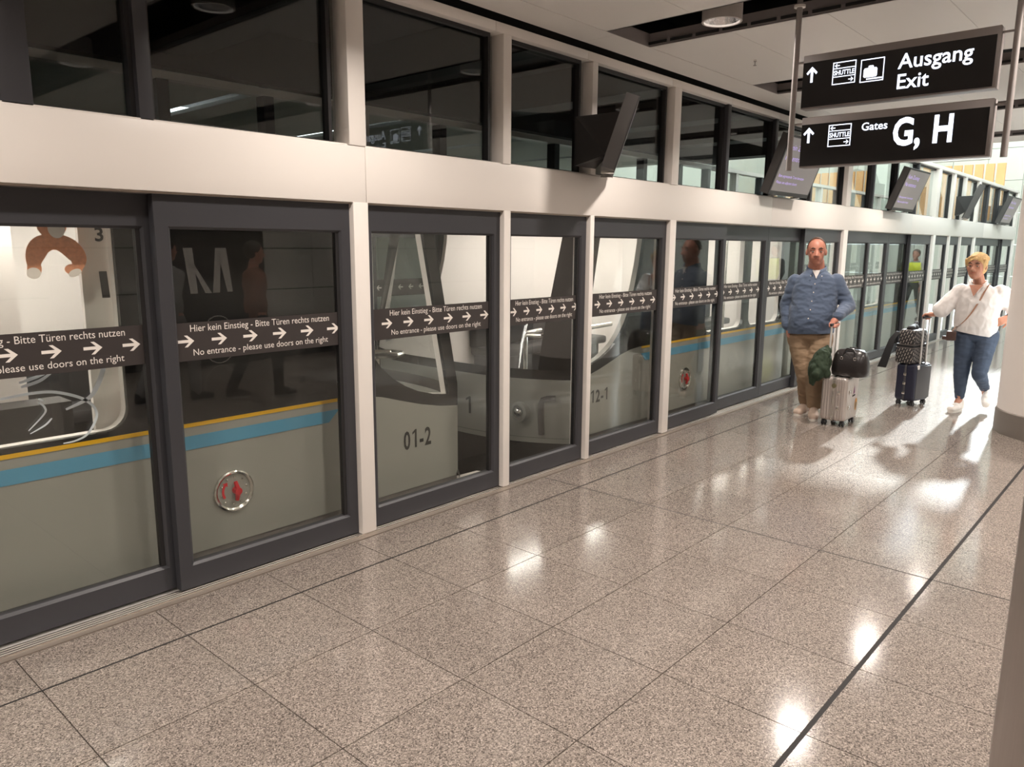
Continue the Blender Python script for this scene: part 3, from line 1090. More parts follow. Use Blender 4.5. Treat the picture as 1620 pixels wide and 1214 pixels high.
    slab('roof', 'dark_steel', ZT, ZT + 0.06)
    slab('roof_fairing', 'dark_steel', ZT + 0.06, 2.2, 0.12, ZT)
    slab('car_floor', 'car_floor', 0.06, 0.10, 0.02, 0.2)
    slab('car_ceiling', 'car_white', 2.0, 2.04, 0.05, 2.0)
    slab('dash_ledge', 'car_white', 0.10, 0.6, 0.08, 0.6) if False else None
    for yy in (4.45, 5.5):
        b = MB()
        b.box(min(X(0.9), X(length - 0.3)), max(X(0.9), X(length - 0.3)), yy - 0.05, yy + 0.05, 1.985, 1.998)
        b.build('ceiling_light', 'car_light', root)
    # benches and grab rail
    for u0, u1 in ((1.3, 3.4), (4.6, 7.0)):
        if u1 > length:
            continue
        b = MB()
        xa, xb = min(X(u0), X(u1)), max(X(u0), X(u1))
        b.box(xa, xb, 5.75, 6.22, 0.42, 0.52, 0.03)
        b.box(xa, xb, 6.12, 6.24, 0.5, 1.0, 0.03)
        b.box(xa + 0.05, xb - 0.05, 5.85, 6.2, 0.1, 0.42)
        b.build('bench', 'seat_dark', root, True)
    rl = MB()
    rz = 0.93
    pts = [(X(0.95), 4.02, rz + 0.04), (X(0.6), 4.02, rz + 0.03), (X(0.25), 4.06, rz), (X(0.10), 4.16, rz - 0.01), (X(0.08), 4.30, rz - 0.015), (X(0.2), 4.42, rz - 0.02), (X(0.5), 4.5, rz - 0.02)]
    rl.tube(pts, 0.020, 8)
    rl.cyl((X(0.42), 4.03, rz), (X(0.42), 4.03, 0.1), 0.018, 8)
    rl.cyl((X(0.2), 4.42, rz), (X(0.2), 4.42, 0.1), 0.018, 8)
    rl.build('grab_rail', 'chrome', root, True)
    for u, y in ((1.5, 5.0), (3.2, 5.0), (5.2, 5.0)):
        if u < length:
            MB().cyl((X(u), y, 0.1), (X(u), y, 2.0), 0.017, 10).build('grab_pole', 'chrome', root, True)
    # headlight, front number and moulded grab handle on the nose
    for sg_ in (-1, 1):
        t = sg_ * 0.69
        p = Vector(nose(s, xe, t, 0.31))
        b = MB()
        for r, o in ((0.075, 0.0), (0.05, 0.02)):
            pass
        rg = lambda r, o: [(p.x + s * o, p.y + r * math.cos(2 * PI * k / 20), p.z + r * math.sin(2 * PI * k / 20)) for k in range(20)]
        b.rings([rg(0.090, -0.06), rg(0.085, 0.020), rg(0.060, 0.026), rg(0.05, 0.0)], False, False)
        hl = b.build('headlight', 'car_grey', root, True)
        b = MB()
        b.sphere((p.x + s * 0.022, p.y, p.z), (0.03, 0.045, 0.045), 14, 8)
        b.build('lens', 'chrome', hl, True)
    if s < 0:
        def np(t, z, o):
            q = nose(s, xe, t, z)
            return (q[0] + s * o, q[1], q[2])
        b = MB()
        b.tube([np(-0.83, 0.13, 0.012), np(-0.825, 0.28, 0.012), np(-0.825, 0.39, 0.012), np(-0.835, 0.425, 0.012), np(-0.86, 0.437, 0.012), np(-0.905, 0.44, 0.012)], 0.026, 8)
        b.build('nose_grab_handle', 'car_band', root, True)
        q = nose(s, xe, -0.29, 0.24)
        me = number_mesh(front_no, 0.11, 0.15)
        o = link(me, 'front_number', 'number', root, (q[0] - 0.006, q[1] + 0.03, q[2]), RSIGN)
    return root


car1 = shuttle_car(3.58, 1, 7.4, '01-2', 'grey shuttle car numbered 01-2 with blue stripe, its curved end by the gap', [(2.165, 4.1), (4.4, 6.4)], '2')
car2 = shuttle_car(4.93, -1, 10.5, '12-1', 'grey shuttle car numbered 12-1 with headlight and curved nose', [(2.165, 3.05), (3.18, 4.05), (4.5, 6.0), (6.4, 8.0)], '1')

# flat marks on the side of the first car, painted reflections among them
X1 = lambda u: 3.58 - u
pr = MB()
yy = YT - 0.0015


def flat(b, pts, y=yy):
    vs = [b.bm.verts.new((x, y, z)) for x, z in pts]
    b.bm.faces.new(vs)


KB = 2.762                          # the board stands on the rear wall and is seen mirrored in the glass


def on_board(b, pts):
    vs = [b.bm.verts.new((x * KB, -3.1665, CAM_H + (z - CAM_H) * KB)) for x, z in pts]
    b.bm.faces.new(vs)


board = empty('sign_board', (0, 0, 0))
tag(board, 'dark board with a large white letter and ring on the rear wall', 'board')
box('panel', 'sign_black', board, 4.25, 5.97, -3.19, -3.167, 0.0, 2.3)
for q in ([(1.728, 1.66), (1.775, 1.66), (1.79, 1.437), (1.752, 1.437)], [(1.755, 1.60), (1.785, 1.57), (1.862, 1.437), (1.828, 1.437)], [(1.868, 1.437), (1.905, 1.437), (1.922, 1.66), (1.893, 1.66)], [(1.908, 1.63), (1.926, 1.66), (1.950, 1.66), (1.975, 1.44), (1.945, 1.44)]):
    pr = MB()
    on_board(pr, q)
    pr.build('letter_stroke', 'print_white', board)
pr = MB()
N = 40
for k in range(N):
    a0, a1 = 2 * PI * k / N, 2 * PI * (k + 1) / N
    on_board(pr, [(1.885 + rx * math.cos(a), 1.199 + rz * math.sin(a)) for rx, rz, a in ((0.088, 0.118, a0), (0.094, 0.124, a0), (0.094, 0.124, a1), (0.088, 0.118, a1))])
pr.build('ring', 'print_white', board)


def ribbon(b, pts, w, y=yy):
    """flat curved stroke through pts (x,z) with widths"""
    P = []
    n = len(pts)
    for i in range(n - 1):           # catmull-rom
        p0, p1, p2, p3 = (Vector(pts[max(i - 1, 0)]), Vector(pts[i]), Vector(pts[i + 1]), Vector(pts[min(i + 2, n - 1)]))
        for j in range(6):
            t = j / 6
            P.append(0.5 * ((2 * p1) + (p2 - p0) * t + (2 * p0 - 5 * p1 + 4 * p2 - p3) * t * t + (3 * p1 - p0 - 3 * p2 + p3) * t ** 3))
    P.append(Vector(pts[-1]))
    L = []
    R = []
    for i, p in enumerate(P):
        d = (P[min(i + 1, len(P) - 1)] - P[max(i - 1, 0)]).normalized()
        nrm = Vector((-d.y, d.x))
        f = i / (len(P) - 1)
        ww = w * (0.45 + 0.55 * math.sin(PI * min(1, f * 0.85 + 0.15)))
        L.append(p + nrm * ww / 2)
        R.append(p - nrm * ww / 2)
    for i in range(len(P) - 1):
        flat(b, [tuple(L[i]), tuple(R[i]), tuple(R[i + 1]), tuple(L[i + 1])], y)


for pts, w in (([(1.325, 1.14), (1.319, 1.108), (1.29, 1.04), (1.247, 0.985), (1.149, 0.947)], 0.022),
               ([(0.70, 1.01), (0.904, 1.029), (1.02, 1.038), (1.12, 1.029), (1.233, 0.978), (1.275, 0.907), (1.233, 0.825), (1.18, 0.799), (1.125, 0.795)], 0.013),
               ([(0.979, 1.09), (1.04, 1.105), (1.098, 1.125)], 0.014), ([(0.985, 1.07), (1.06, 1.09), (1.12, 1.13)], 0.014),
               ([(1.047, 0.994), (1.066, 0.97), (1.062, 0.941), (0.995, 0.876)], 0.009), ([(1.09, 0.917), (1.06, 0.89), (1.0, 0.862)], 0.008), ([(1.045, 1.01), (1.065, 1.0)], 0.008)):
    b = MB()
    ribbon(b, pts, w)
    b.build('painted_curve_reflection', 'reflection_blue_white', car1)  # reflection of luminous curves, painted as flat strokes on the car

# bear mirrored from a lit display, its reflection painted flat on the window
def ell(cx, cz, rx, rz, rot=0, n=26):
    c, s_ = math.cos(rot), math.sin(rot)
    return [(cx + rx * math.cos(2 * PI * k / n) * c - rz * math.sin(2 * PI * k / n) * s_, cz + rx * math.cos(2 * PI * k / n) * s_ + rz * math.sin(2 * PI * k / n) * c) for k in range(n)]


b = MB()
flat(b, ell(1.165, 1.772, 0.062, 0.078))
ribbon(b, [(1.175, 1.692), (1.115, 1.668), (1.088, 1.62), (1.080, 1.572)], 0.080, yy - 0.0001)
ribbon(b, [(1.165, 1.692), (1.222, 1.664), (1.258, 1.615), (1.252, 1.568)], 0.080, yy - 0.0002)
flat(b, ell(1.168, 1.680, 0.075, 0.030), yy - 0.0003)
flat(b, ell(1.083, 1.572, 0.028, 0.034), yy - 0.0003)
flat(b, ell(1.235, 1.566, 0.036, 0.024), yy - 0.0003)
b.build('painted_bear_reflection', 'bear', car1)
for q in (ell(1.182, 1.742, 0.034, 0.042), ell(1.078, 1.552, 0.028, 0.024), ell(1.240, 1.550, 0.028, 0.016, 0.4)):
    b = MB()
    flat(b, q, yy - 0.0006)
    b.build('painted_bear_reflection_pale', 'bear_white', car1)
me = text_mesh('3', 0.036, 0.062, bold=0.02)
link(me, 'door_number', 'number', car1, (1.335, yy, 1.690), RX)
b = MB()
flat(b, [(1.338, 1.555), (1.372, 1.555), (1.378, 1.435), (1.344, 1.435)])
b.build('small_notice', 'number', car1)
# pale lining strip beside the window and interior partition
box('partition', 'car_white', car1, 0.2, 1.26, 4.62, 4.66, 0.62, 1.98)
box('partition_strip', 'car_white', car1, 1.30, 1.44, 3.80, 3.83, 0.6, 1.98)
box('partition_base', 'seat_dark', car1, 0.3, 1.40, 4.4, 4.6, 0.10, 0.85)
# gap filler plate beside the track
gp = empty('gap_plate', (0, 0, 0))
tag(gp, 'pale rounded metal plate on the track edge beside the car', 'plate')
pts = [(-3, 3.605), (3.80, 3.605), (3.86, 3.63), (3.88, 3.70), (3.85, 3.78), (3.6, 3.80), (-3, 3.80)]
MB().prism(pts, lambda x, y: (x, y, 0.0), lambda x, y: (x, y, 0.05)).build('plate_top', 'car_white', gp)
b = MB()
for x, y in ((3.74, 3.67), (3.77, 3.72)):
    b.cyl((x, y, 0.05), (x, y, 0.054), 0.012, 10)
b.build('bolt_pair', 'number', gp)

# ------------------------------------------------------------------ people
M['skin_m'] = pmat('skin_tan', (0.46, 0.19, 0.13), 0.5, noise_scale=30, noise_amt=0.08)
M['skin_w'] = pmat('skin_brown', (0.46, 0.21, 0.135), 0.5, noise_scale=30, noise_amt=0.08)
M['shirt_blue'] = pmat('shirt_blue', (0.078, 0.108, 0.172), 0.8, noise_scale=220, noise_amt=0.25, bump=0.35, bscale=16, stretch=(1, 1, 1.6), sheen=0.2)
M['shirt_white'] = pmat('shirt_white', (0.64, 0.60, 0.58), 0.8, bump=0.4, bscale=12, stretch=(1.5, 1, 1), sheen=0.2)
M['khaki'] = pmat('khaki_cloth', (0.26, 0.175, 0.108), 0.85, noise_scale=150, noise_amt=0.1, bump=0.45, bscale=14, stretch=(0.8, 0.8, 2.0))
M['denim'] = pmat('denim', (0.036, 0.053, 0.088), 0.8, noise_scale=9, noise_amt=0.45, bump=0.35, bscale=16, stretch=(0.8, 0.8, 1.6))
M['cloth_grey'] = pmat('cloth_grey', (0.22, 0.21, 0.21), 0.85)
M['cloth_black'] = pmat('cloth_black', (0.02, 0.02, 0.022), 0.8)
M['cloth_rust'] = pmat('cloth_rust', (0.24, 0.10, 0.07), 0.85)
M['vest_yellow'] = pmat('vest_yellow', (0.62, 0.66, 0.03), 0.7)
M['hair_brown'] = pmat('hair_brown', (0.085, 0.045, 0.030), 0.6, noise_scale=60, noise_amt=0.4, bump=0.6, bscale=90)
M['hair_blond'] = pmat('hair_blond', (0.62, 0.40, 0.17), 0.55, noise_scale=40, noise_amt=0.35, bump=0.8, bscale=60, stretch=(1, 1, 0.35))
M['hair_dark'] = pmat('hair_dark', (0.02, 0.014, 0.012), 0.6)
M['eye_white'] = pmat('eye_white', (0.34, 0.28, 0.25), 0.3)
M['eye_dark'] = pmat('eye_dark', (0.03, 0.02, 0.015), 0.2)
M['lip'] = pmat('lip', (0.36, 0.11, 0.085), 0.5)
M['shoe_beige'] = pmat('shoe_beige', (0.55, 0.42, 0.34), 0.7, noise_scale=40, noise_amt=0.12)
M['shoe_white'] = pmat('shoe_white', (0.78, 0.72, 0.67), 0.55)
M['sole_white'] = pmat('sole_white', (0.74, 0.68, 0.62), 0.6)
M['leather_tan'] = pmat('leather_tan', (0.36, 0.19, 0.12), 0.55)
M['leather_brown'] = pmat('leather_brown', (0.05, 0.025, 0.02), 0.4)


class Blob:
    """a set of rounded solids fused into one continuous skin"""
    def __init__(s):
        s.mb = MB()

    def cap(s, p0, p1, r0, r1, n=14):
        p0, p1 = Vector(p0), Vector(p1)
        d = p1 - p0
        L = d.length
        if L < 1e-5:
            s.mb.sphere(p0, r0)
            return s
        t = d / L
        pts, rr = [], []
        for k in range(5):
            a = PI / 2 * (1 - k / 4)
            pts.append(p0 - t * r0 * math.sin(a))
            rr.append(max(1e-4, r0 * math.cos(a)))
        for k in range(1, 5):
            a = PI / 2 * k / 4
            if k == 1:
                pts.append(p1)
                rr.append(r1)
            pts.append(p1 + t * r1 * math.sin(a))
            rr.append(max(1e-4, r1 * math.cos(a)))
        s.mb.tube(pts, rr, n)
        return s

    def chain(s, *pr):
        for (a, ra), (b, rb_) in zip(pr, pr[1:]):
            s.cap(a, b, ra, rb_)
        return s

    def ell(s, c, r, rot=None):
        mt = Matrix.Translation(c)
        if rot:
            from mathutils import Euler
            mt = mt @ Euler(rot).to_matrix().to_4x4()
        mt = mt @ Matrix.Diagonal((*r, 1))
        bmesh.ops.create_uvsphere(s.mb.bm, u_segments=20, v_segments=14, radius=1, matrix=mt)
        return s

    def loft(s, secs, n=28, e=2.4):
        """secs: (centre, half width, front depth, back depth) from top to bottom"""
        R = []
        for c, w, df, db in secs:
            r = []
            for k in range(n):
                a = 2 * PI * k / n
                ca, sa = math.cos(a), math.sin(a)
                x = w * math.copysign(abs(ca) ** (2 / e), ca)
                y = (db if sa > 0 else df) * math.copysign(abs(sa) ** (2 / e), sa)
                r.append(Vector(c) + Vector((x, y, 0)))
            R.append(r)
        s.mb.rings(R)
        return s

    def mesh(s, name, voxel=0.008, smooth=6, fold=0.0, fscale=9.0, cut=None, fstretch=(1, 1, 1)):
        me = s.mb.mesh('tmp')
        ob = bpy.data.objects.new('tmp', me)
        COL.objects.link(ob)
        m = ob.modifiers.new('r', 'REMESH')
        m.mode = 'VOXEL'
        m.voxel_size = voxel
        if smooth:
            q = ob.modifiers.new('s', 'SMOOTH')
            q.iterations = smooth
            q.factor = 0.5
        dg = bpy.context.evaluated_depsgraph_get()
        out = bpy.data.meshes.new_from_object(ob.evaluated_get(dg))
        bpy.data.objects.remove(ob)
        bpy.data.meshes.remove(me)
        if fold or cut:
            bm = bmesh.new()
            bm.from_mesh(out)
            bm.normal_update()
            if fold:
                for v in bm.verts:
                    p = Vector((v.co.x * fstretch[0], v.co.y * fstretch[1], v.co.z * fstretch[2])) * fscale
                    n = noise.fractal(p, 1.0, 2.0, 3)
                    v.co += v.normal * (1 - abs(n) * 2.0) * fold
            for co, no in (cut or []):
                g = bm.verts[:] + bm.edges[:] + bm.faces[:]
                bmesh.ops.bisect_plane(bm, geom=g, plane_co=Vector(co), plane_no=Vector(no), clear_outer=True)
            bm.to_mesh(out)
            bm.free()
        out.name = name
        for p in out.polygons:
            p.use_smooth = True
        return out


def bvh_of(me):
    return BVHTree.FromPolygons([v.co.copy() for v in me.vertices], [tuple(p.vertices) for p in me.polygons])


def front(bv, x, z, y0=-1.5, off=0.004):
    h = bv.ray_cast(Vector((x, y0, z)), Vector((0, 1, 0)))
    return None if h[0] is None else Vector((x, h[0].y - off, z))


def fist(bl, wrist, grip, axis, rad=0.015, k=1.0, side=1):
    """palm plus five fingers closed round a bar through grip along axis"""
    w, g, ax = Vector(wrist), Vector(grip), Vector(axis).normalized()
    d = (g - w).normalized()
    nrm = ax.cross(d).normalized()
    back = g - d * 0.004 * k + nrm * (rad + 0.016) * k
    bl.cap(w, w * 0.4 + back * 0.6, 0.026 * k, 0.030 * k)
    for i in range(4):
        o = ax * (i - 1.5) * 0.0205 * k
        ln = (0.92, 1.0, 0.97, 0.85)[i]
        a = back + o
        b = g + o + d * 0.030 * k * ln + nrm * 0.018 * k
        c = g + o + d * 0.028 * k * ln - nrm * 0.022 * k
        e = g + o - d * 0.006 * k - nrm * 0.026 * k
        bl.chain((w * 0.35 + (back + o) * 0.65, 0.017 * k), (a, 0.0125 * k), (b, 0.0105 * k), (c, 0.0095 * k), (e, 0.008 * k))
    th = ax * side
    a = w * 0.55 + g * 0.45 + th * 0.028 * k
    bl.chain((a, 0.014 * k), (g + th * 0.045 * k + nrm * 0.004 * k, 0.011 * k), (g + th * 0.030 * k + d * 0.012 * k - nrm * 0.028 * k, 0.009 * k))


def open_hand(bl, wrist, d, nrm, k=1.0, curl=0.35, thumb=1):
    """relaxed hand: d along the fingers, nrm out of the back of the hand"""
    w, d, nrm = Vector(wrist), Vector(d).normalized(), Vector(nrm).normalized()
    ax = d.cross(nrm).normalized()
    kn = w + d * 0.085 * k
    for i in range(4):
        o = ax * (i - 1.5) * 0.020 * k
        ln = (0.88, 1.0, 0.95, 0.75)[i]
        p1 = kn + o
        d1 = (d - nrm * curl).normalized()
        p2 = p1 + d1 * 0.040 * k * ln
        d2 = (d - nrm * curl * 2.4).normalized()
        p3 = p2 + d2 * 0.026 * k * ln
        p4 = p3 + (d - nrm * curl * 3.5).normalized() * 0.018 * k * ln
        bl.chain((w + o * 0.4, 0.020 * k), (p1, 0.0135 * k), (p2, 0.0105 * k), (p3, 0.0095 * k), (p4, 0.008 * k))
    t0 = w + d * 0.03 * k + ax * thumb * 0.026 * k
    bl.chain((t0, 0.015 * k), (t0 + (d * 0.6 + ax * thumb * 0.8 - nrm * 0.3) * 0.035 * k, 0.012 * k), (t0 + (d * 1.2 + ax * thumb * 0.9 - nrm * 0.6) * 0.05 * k, 0.009 * k))


def head(bl, c, yaw=0.0, k=1.0, chin=1.0):
    """skull, jaw, nose, ears; c is the head centre, face towards -Y turned by yaw"""
    c = Vector(c)
    cs, sn = math.cos(yaw), math.sin(yaw)

    def L(x, y, z):
        return c + Vector((x * cs - y * sn, x * sn + y * cs, z)) * k
    bl.ell(L(0, 0.012, 0.022), (0.077 * k, 0.096 * k, 0.100 * k))
    bl.ell(L(0, -0.022, -0.035), (0.062 * k, 0.068 * k, 0.085 * k))
    bl.ell(L(0, -0.048, -0.088), (0.034 * k, 0.034 * k, 0.030 * k))
    bl.cap(L(-0.040, -0.06, -0.012), L(-0.046, -0.052, -0.04), 0.018 * k, 0.014 * k)
    bl.cap(L(0.040, -0.06, -0.012), L(0.046, -0.052, -0.04), 0.018 * k, 0.014 * k)
    bl.cap(L(-0.04, -0.070, 0.022), L(0.04, -0.070, 0.022), 0.013 * k, 0.013 * k)
    bl.cap(L(0, -0.080, 0.008), L(0, -0.106, -0.030), 0.009 * k, 0.014 * k)
    bl.cap(L(-0.013, -0.092, -0.034), L(0.013, -0.092, -0.034), 0.009 * k, 0.009 * k)
    for sx in (-1, 1):
        bl.ell(L(0.079 * sx, 0.012, -0.004), (0.010 * k, 0.017 * k, 0.029 * k))
    return L


def face_parts(root, L, k=1.0):
    for sx in (-1, 1):
        MB().sphere(L(0.031 * sx, -0.0765, 0.003), (0.0115 * k, 0.009 * k, 0.0052 * k), 10, 8).build('eye', 'eye_white', root, True)
        MB().sphere(L(0.031 * sx, -0.0818, 0.003), 0.0048 * k, 8, 6).build('iris', 'eye_dark', root, True)
        MB().tube([L(0.014 * sx, -0.086, 0.030), L(0.032 * sx, -0.086, 0.036), L(0.050 * sx, -0.074, 0.028)], [0.003 * k, 0.0062 * k, 0.003 * k], 6).build('eyebrow', 'hair_brown', root, True)
    MB().tube([L(-0.024, -0.080, -0.060), L(0, -0.090, -0.058), L(0.024, -0.080, -0.060)], [0.002 * k, 0.0042 * k, 0.002 * k], 8).build('mouth', 'lip', root, True)


def shoe(parent, heel, toe, k, mat, solemat, tilt=0.0):
    """heel/toe: ground points in local space"""
    h, t = Vector(heel), Vector(toe)
    d = t - h
    L = d.length
    bl = Blob()
    up = Vector((0, 0, 1))
    dn = d.normalized()
    sd = dn.cross(up).normalized()
    up = sd.cross(dn).normalized()
    P = lambda f, z, x=0: h + dn * L * f + up * z + sd * x
    bl.cap(P(0.12, 0.048), P(0.16, 0.105), 0.040 * k, 0.042 * k)
    bl.cap(P(0.14, 0.05), P(0.55, 0.055), 0.042 * k, 0.044 * k)
    bl.cap(P(0.30, 0.085), P(0.62, 0.050), 0.038 * k, 0.036 * k)
    bl.cap(P(0.55, 0.042, 0.012), P(0.86, 0.036, 0.008), 0.042 * k, 0.036 * k)
    bl.cap(P(0.55, 0.042, -0.012), P(0.86, 0.036, -0.008), 0.042 * k, 0.036 * k)
    o = link(bl.mesh('shoe', 0.006, 4, cut=[(P(0, 0.012), -up)]), 'shoe', mat, parent)
    pl = []
    for i in range(24):
        a = 2 * PI * i / 24
        f = 0.5 - 0.5 * math.cos(a)
        w = (0.040 + 0.012 * f) * k
        pl.append((f * 0.99 + 0.005, math.sin(a) * (abs(math.sin(a)) ** -0.3 if abs(math.sin(a)) > 1e-3 else 1) * w))
    b = MB()
    b.rings([[P(f, z, x * q) for f, x in pl] for z, q in ((0.0, 0.97), (0.012, 1.0), (0.024, 0.96))])
    b.build('sole', solemat, o, True)
    lc = MB()
    for i in range(4):
        f = 0.36 + i * 0.075
        zz = 0.108 - i * 0.011
        lc.tube([P(f, zz - 0.014, -0.028), P(f + 0.02, zz + 0.010, 0), P(f, zz - 0.014, 0.028)], 0.0035, 6)
    lo2 = lc.build('laces', solemat, o, True)
    return o


# ---------------- man in the blue shirt
MP = Vector((7.70, 2.80, 0))
m_rz = math.atan2(MP.y, MP.x) - PI / 2
man = empty('person', MP, m_rz)
tag(man, 'man in blue shirt and khaki trousers walking with a silver suitcase', 'person')
S_ = 0.00634


def jm(px, py, dy=0.0):
    return Vector(((px - 1281.5 - 0.0705 * (652 - py)) * S_, dy, (652 - py) * S_))


bl = Blob()
hc = jm(1293, 393.5, -0.03)
LM = head(bl, hc, 0.05, 1.13)
bl.chain((jm(1293, 410, 0.0), 0.076), (jm(1292, 432, 0.02), 0.088))
bl.ell(jm(1291, 455, 0.0), (0.17, 0.10, 0.2))
bl.ell(jm(1287, 495, -0.02), (0.17, 0.12, 0.18))
# arms
RSH, REL, RWR = jm(1262, 440, 0.03), jm(1248, 479, 0.07), jm(1250, 510, -0.02)
LSH, LEL, LWR = jm(1322, 438, 0.02), jm(1339, 476, 0.03), jm(1331, 501, -0.06)
bl.chain((RSH, 0.06), (REL, 0.048), (RWR, 0.034))
bl.chain((LSH, 0.06), (LEL, 0.048))
open_hand(bl, RWR + Vector((0.004, 0, -0.01)), (0.15, -0.1, -1), (-1, -0.3, 0), 1.05, 0.25, 1)
GRIP_W = Vector((7.50, 2.545, 0.957))
_inv = Matrix.Rotation(-m_rz, 4, 'Z') @ Matrix.Translation(-MP)
GRIP = _inv @ GRIP_W
AXL = (Matrix.Rotation(-m_rz, 3, 'Z') @ Vector((1, 0, 0)))
LWR = GRIP + Vector((0.022, 0.055, 0.055))
bl.chain((LEL, 0.046), (LWR, 0.032))
fist(bl, LWR, GRIP, AXL, 0.013, 1.12, -1)
# legs
RH, RK, RA = jm(1267, 528, 0.0), jm(1277, 586, -0.10), jm(1277, 637, 0.06)
LH, LK, LA = jm(1300, 528, 0.0), jm(1291, 583, -0.16), jm(1289.5, 640, -0.10)
bl.chain((RH, 0.09), (RK, 0.06), (RA, 0.042))
bl.chain((LH, 0.09), (LK, 0.06), (LA, 0.042))
bl.chain((RA, 0.042), (RA + Vector((-0.04, -0.09, -0.06)), 0.035))
bl.chain((LA, 0.042), (LA + Vector((0.0, -0.10, -0.06)), 0.035))
body = link(bl.mesh('body', 0.0058, 4), 'body', 'skin_m', man)
face_parts(man, LM, 1.13)
hb = Blob()
hb.ell(LM(0, 0.016, 0.024), (0.0925, 0.116, 0.120))
hair = link(hb.mesh('hair', 0.006, 1, cut=[(LM(0, -0.012, 0.085), (0, -0.85, -0.52)), (LM(0, 0, 0.0), (0, 0.15, -1))]), 'hair', 'hair_brown', man)
# shirt
sb = Blob()
sb.loft([(jm(cx, py, 0.012), hw * S_, df, db) for py, cx, hw, df, db in (
    (419, 1293, 12.5, 0.078, 0.075), (424, 1293, 16.5, 0.092, 0.09), (429, 1293, 23, 0.105, 0.105), (434, 1292.5, 29, 0.115, 0.115), (441, 1292, 32.5, 0.126, 0.122), (455, 1291, 33.5, 0.140, 0.128), (470, 1289.5, 33.8, 0.158, 0.126), (485, 1287.5, 34.5, 0.184, 0.124), (499, 1285.5, 35, 0.194, 0.126), (511, 1284, 34.8, 0.184, 0.132), (523, 1283.5, 34.2, 0.166, 0.13))])
sb.chain((RSH, 0.074), (REL, 0.066), (RWR + Vector((0, 0, 0.01)), 0.052))
sb.chain((LSH, 0.074), (LEL, 0.068), (LWR + Vector((0.004, 0.004, 0.020)), 0.048))
shirt_me = sb.mesh('shirt', 0.009, 7, 0.0062, 7.5, cut=[(jm(1285, 519.5), (0.05, 0, -1)), (jm(1293, 419.5, 0.0), (0, -0.30, 1))], fstretch=(0.9, 1, 1.7))
shirt = link(shirt_me, 'shirt', 'shirt_blue', man)
bv = bvh_of(shirt_me)
# undershirt, collar, placket, buttons
b = MB()
tri = [jm(1287.5, 421, -0.088), jm(1299, 421, -0.088), jm(1292.7, 434, -0.108)]
vs = [b.bm.verts.new(p + Vector((0, -0.004, 0))) for p in tri]
b.bm.faces.new(vs)
b.build('undershirt', 'shirt_white', shirt)


def collar(parent, c, rx, ry, h, drop, flap, mat, gap=0.32):
    """folded shirt collar: stand, fold line and two pointed flaps, open at the front"""
    b = MB()
    n = 26
    rows = []
    for i in range(n + 1):
        a = -PI / 2 + gap + (2 * PI - 2 * gap) * i / n
        f = max(0.0, -math.sin(a)) ** 1.5            # 1 at the front
        ca, sa = math.cos(a), math.sin(a)
        zt = h - drop * f
        rows.append([c + Vector((ca * rx * 0.98, sa * ry * 0.98, -0.02 - drop * f)), c + Vector((ca * rx, sa * ry, zt)), c + Vector((ca * (rx + 0.006), sa * (ry + 0.006), zt + 0.002)), c + Vector((ca * (rx + 0.012 + 0.004 * f), sa * (ry + 0.014 + 0.012 * f), zt - h - 0.012 - flap * f))])
    vr = [[b.bm.verts.new(p) for p in r] for r in rows]
    for p, q in zip(vr, vr[1:]):
        for k in range(3):
            b.bm.faces.new((p[k], p[k + 1], q[k + 1], q[k]))
    o = link(b.mesh('collar', True), 'collar', mat, parent)
    md = o.modifiers.new('t', 'SOLIDIFY')
    md.thickness = 0.005
    return o


collar(shirt, jm(1293, 420.5, 0.008), 0.088, 0.088, 0.036, 0.040, 0.020, 'shirt_blue')
for sgn in (-1, 1):
    MB().sphere(jm(1293 + sgn * 8, 430.0, -0.122), 0.0055, 8, 6).build('collar_button', 'shoe_white', shirt, True)
pl = [front(bv, *(jm(px, py).x, jm(px, py).z), off=0.003) for px, py in ((1291.5, 436), (1290, 445), (1288, 455), (1286, 468), (1284.5, 481), (1281.5, 494), (1279, 507), (1277, 517))]
pl = [p for p in pl if p]
b = MB()
b.rings([[p + Vector((-0.016, 0.0015, 0)), p + Vector((0.016, 0.0015, 0)), p + Vector((0.016, 0.009, 0)), p + Vector((-0.016, 0.009, 0))] for p in pl])
b.build('placket', 'shirt_blue', shirt, True)
for px, py in ((1291, 442), (1289, 455), (1286.5, 468.5), (1284.5, 481.5), (1281.5, 495)):
    q = front(bv, jm(px, py).x, jm(px, py).z, off=0.004)
    if q:
        MB().cyl(q + Vector((0, -0.004, 0)), q + Vector((0, 0.003, 0)), 0.0062, 10).build('button', 'shoe_white', shirt)
# cuff
b = MB()
b.tube([LWR + Vector((0.006, 0.012, 0.04)), LWR + Vector((0.0, -0.003, 0.004))], [0.052, 0.046], 16)
b.build('cuff', 'shirt_blue', shirt, True)
# trousers
tb = Blob()
tb.ell(jm(1283, 522, 0.0), (0.195, 0.14, 0.12))
tb.chain((RH, 0.112), (RK, 0.085), (RA + Vector((0, 0, 0.035)), 0.068))
tb.chain((LH + Vector((0, -0.02, 0)), 0.115), (LK, 0.088), (LA + Vector((0, 0, 0.03)), 0.066))
trous = link(tb.mesh('trousers', 0.009, 6, 0.0062, 8.0, cut=[(RA + Vector((0, 0, 0.0)), (0, 0, -1))], fstretch=(0.7, 1, 1.8)), 'trousers', 'khaki', man)
shoe(man, RA + Vector((0.025, 0.055, -RA.z)), RA + Vector((-0.085, -0.20, -RA.z)), 1.05, 'shoe_beige', 'sole_white')
shoe(man, LA + Vector((0.0, 0.055, -LA.z)), LA + Vector((0.0, -0.235, -LA.z)), 1.05, 'shoe_beige', 'sole_white')

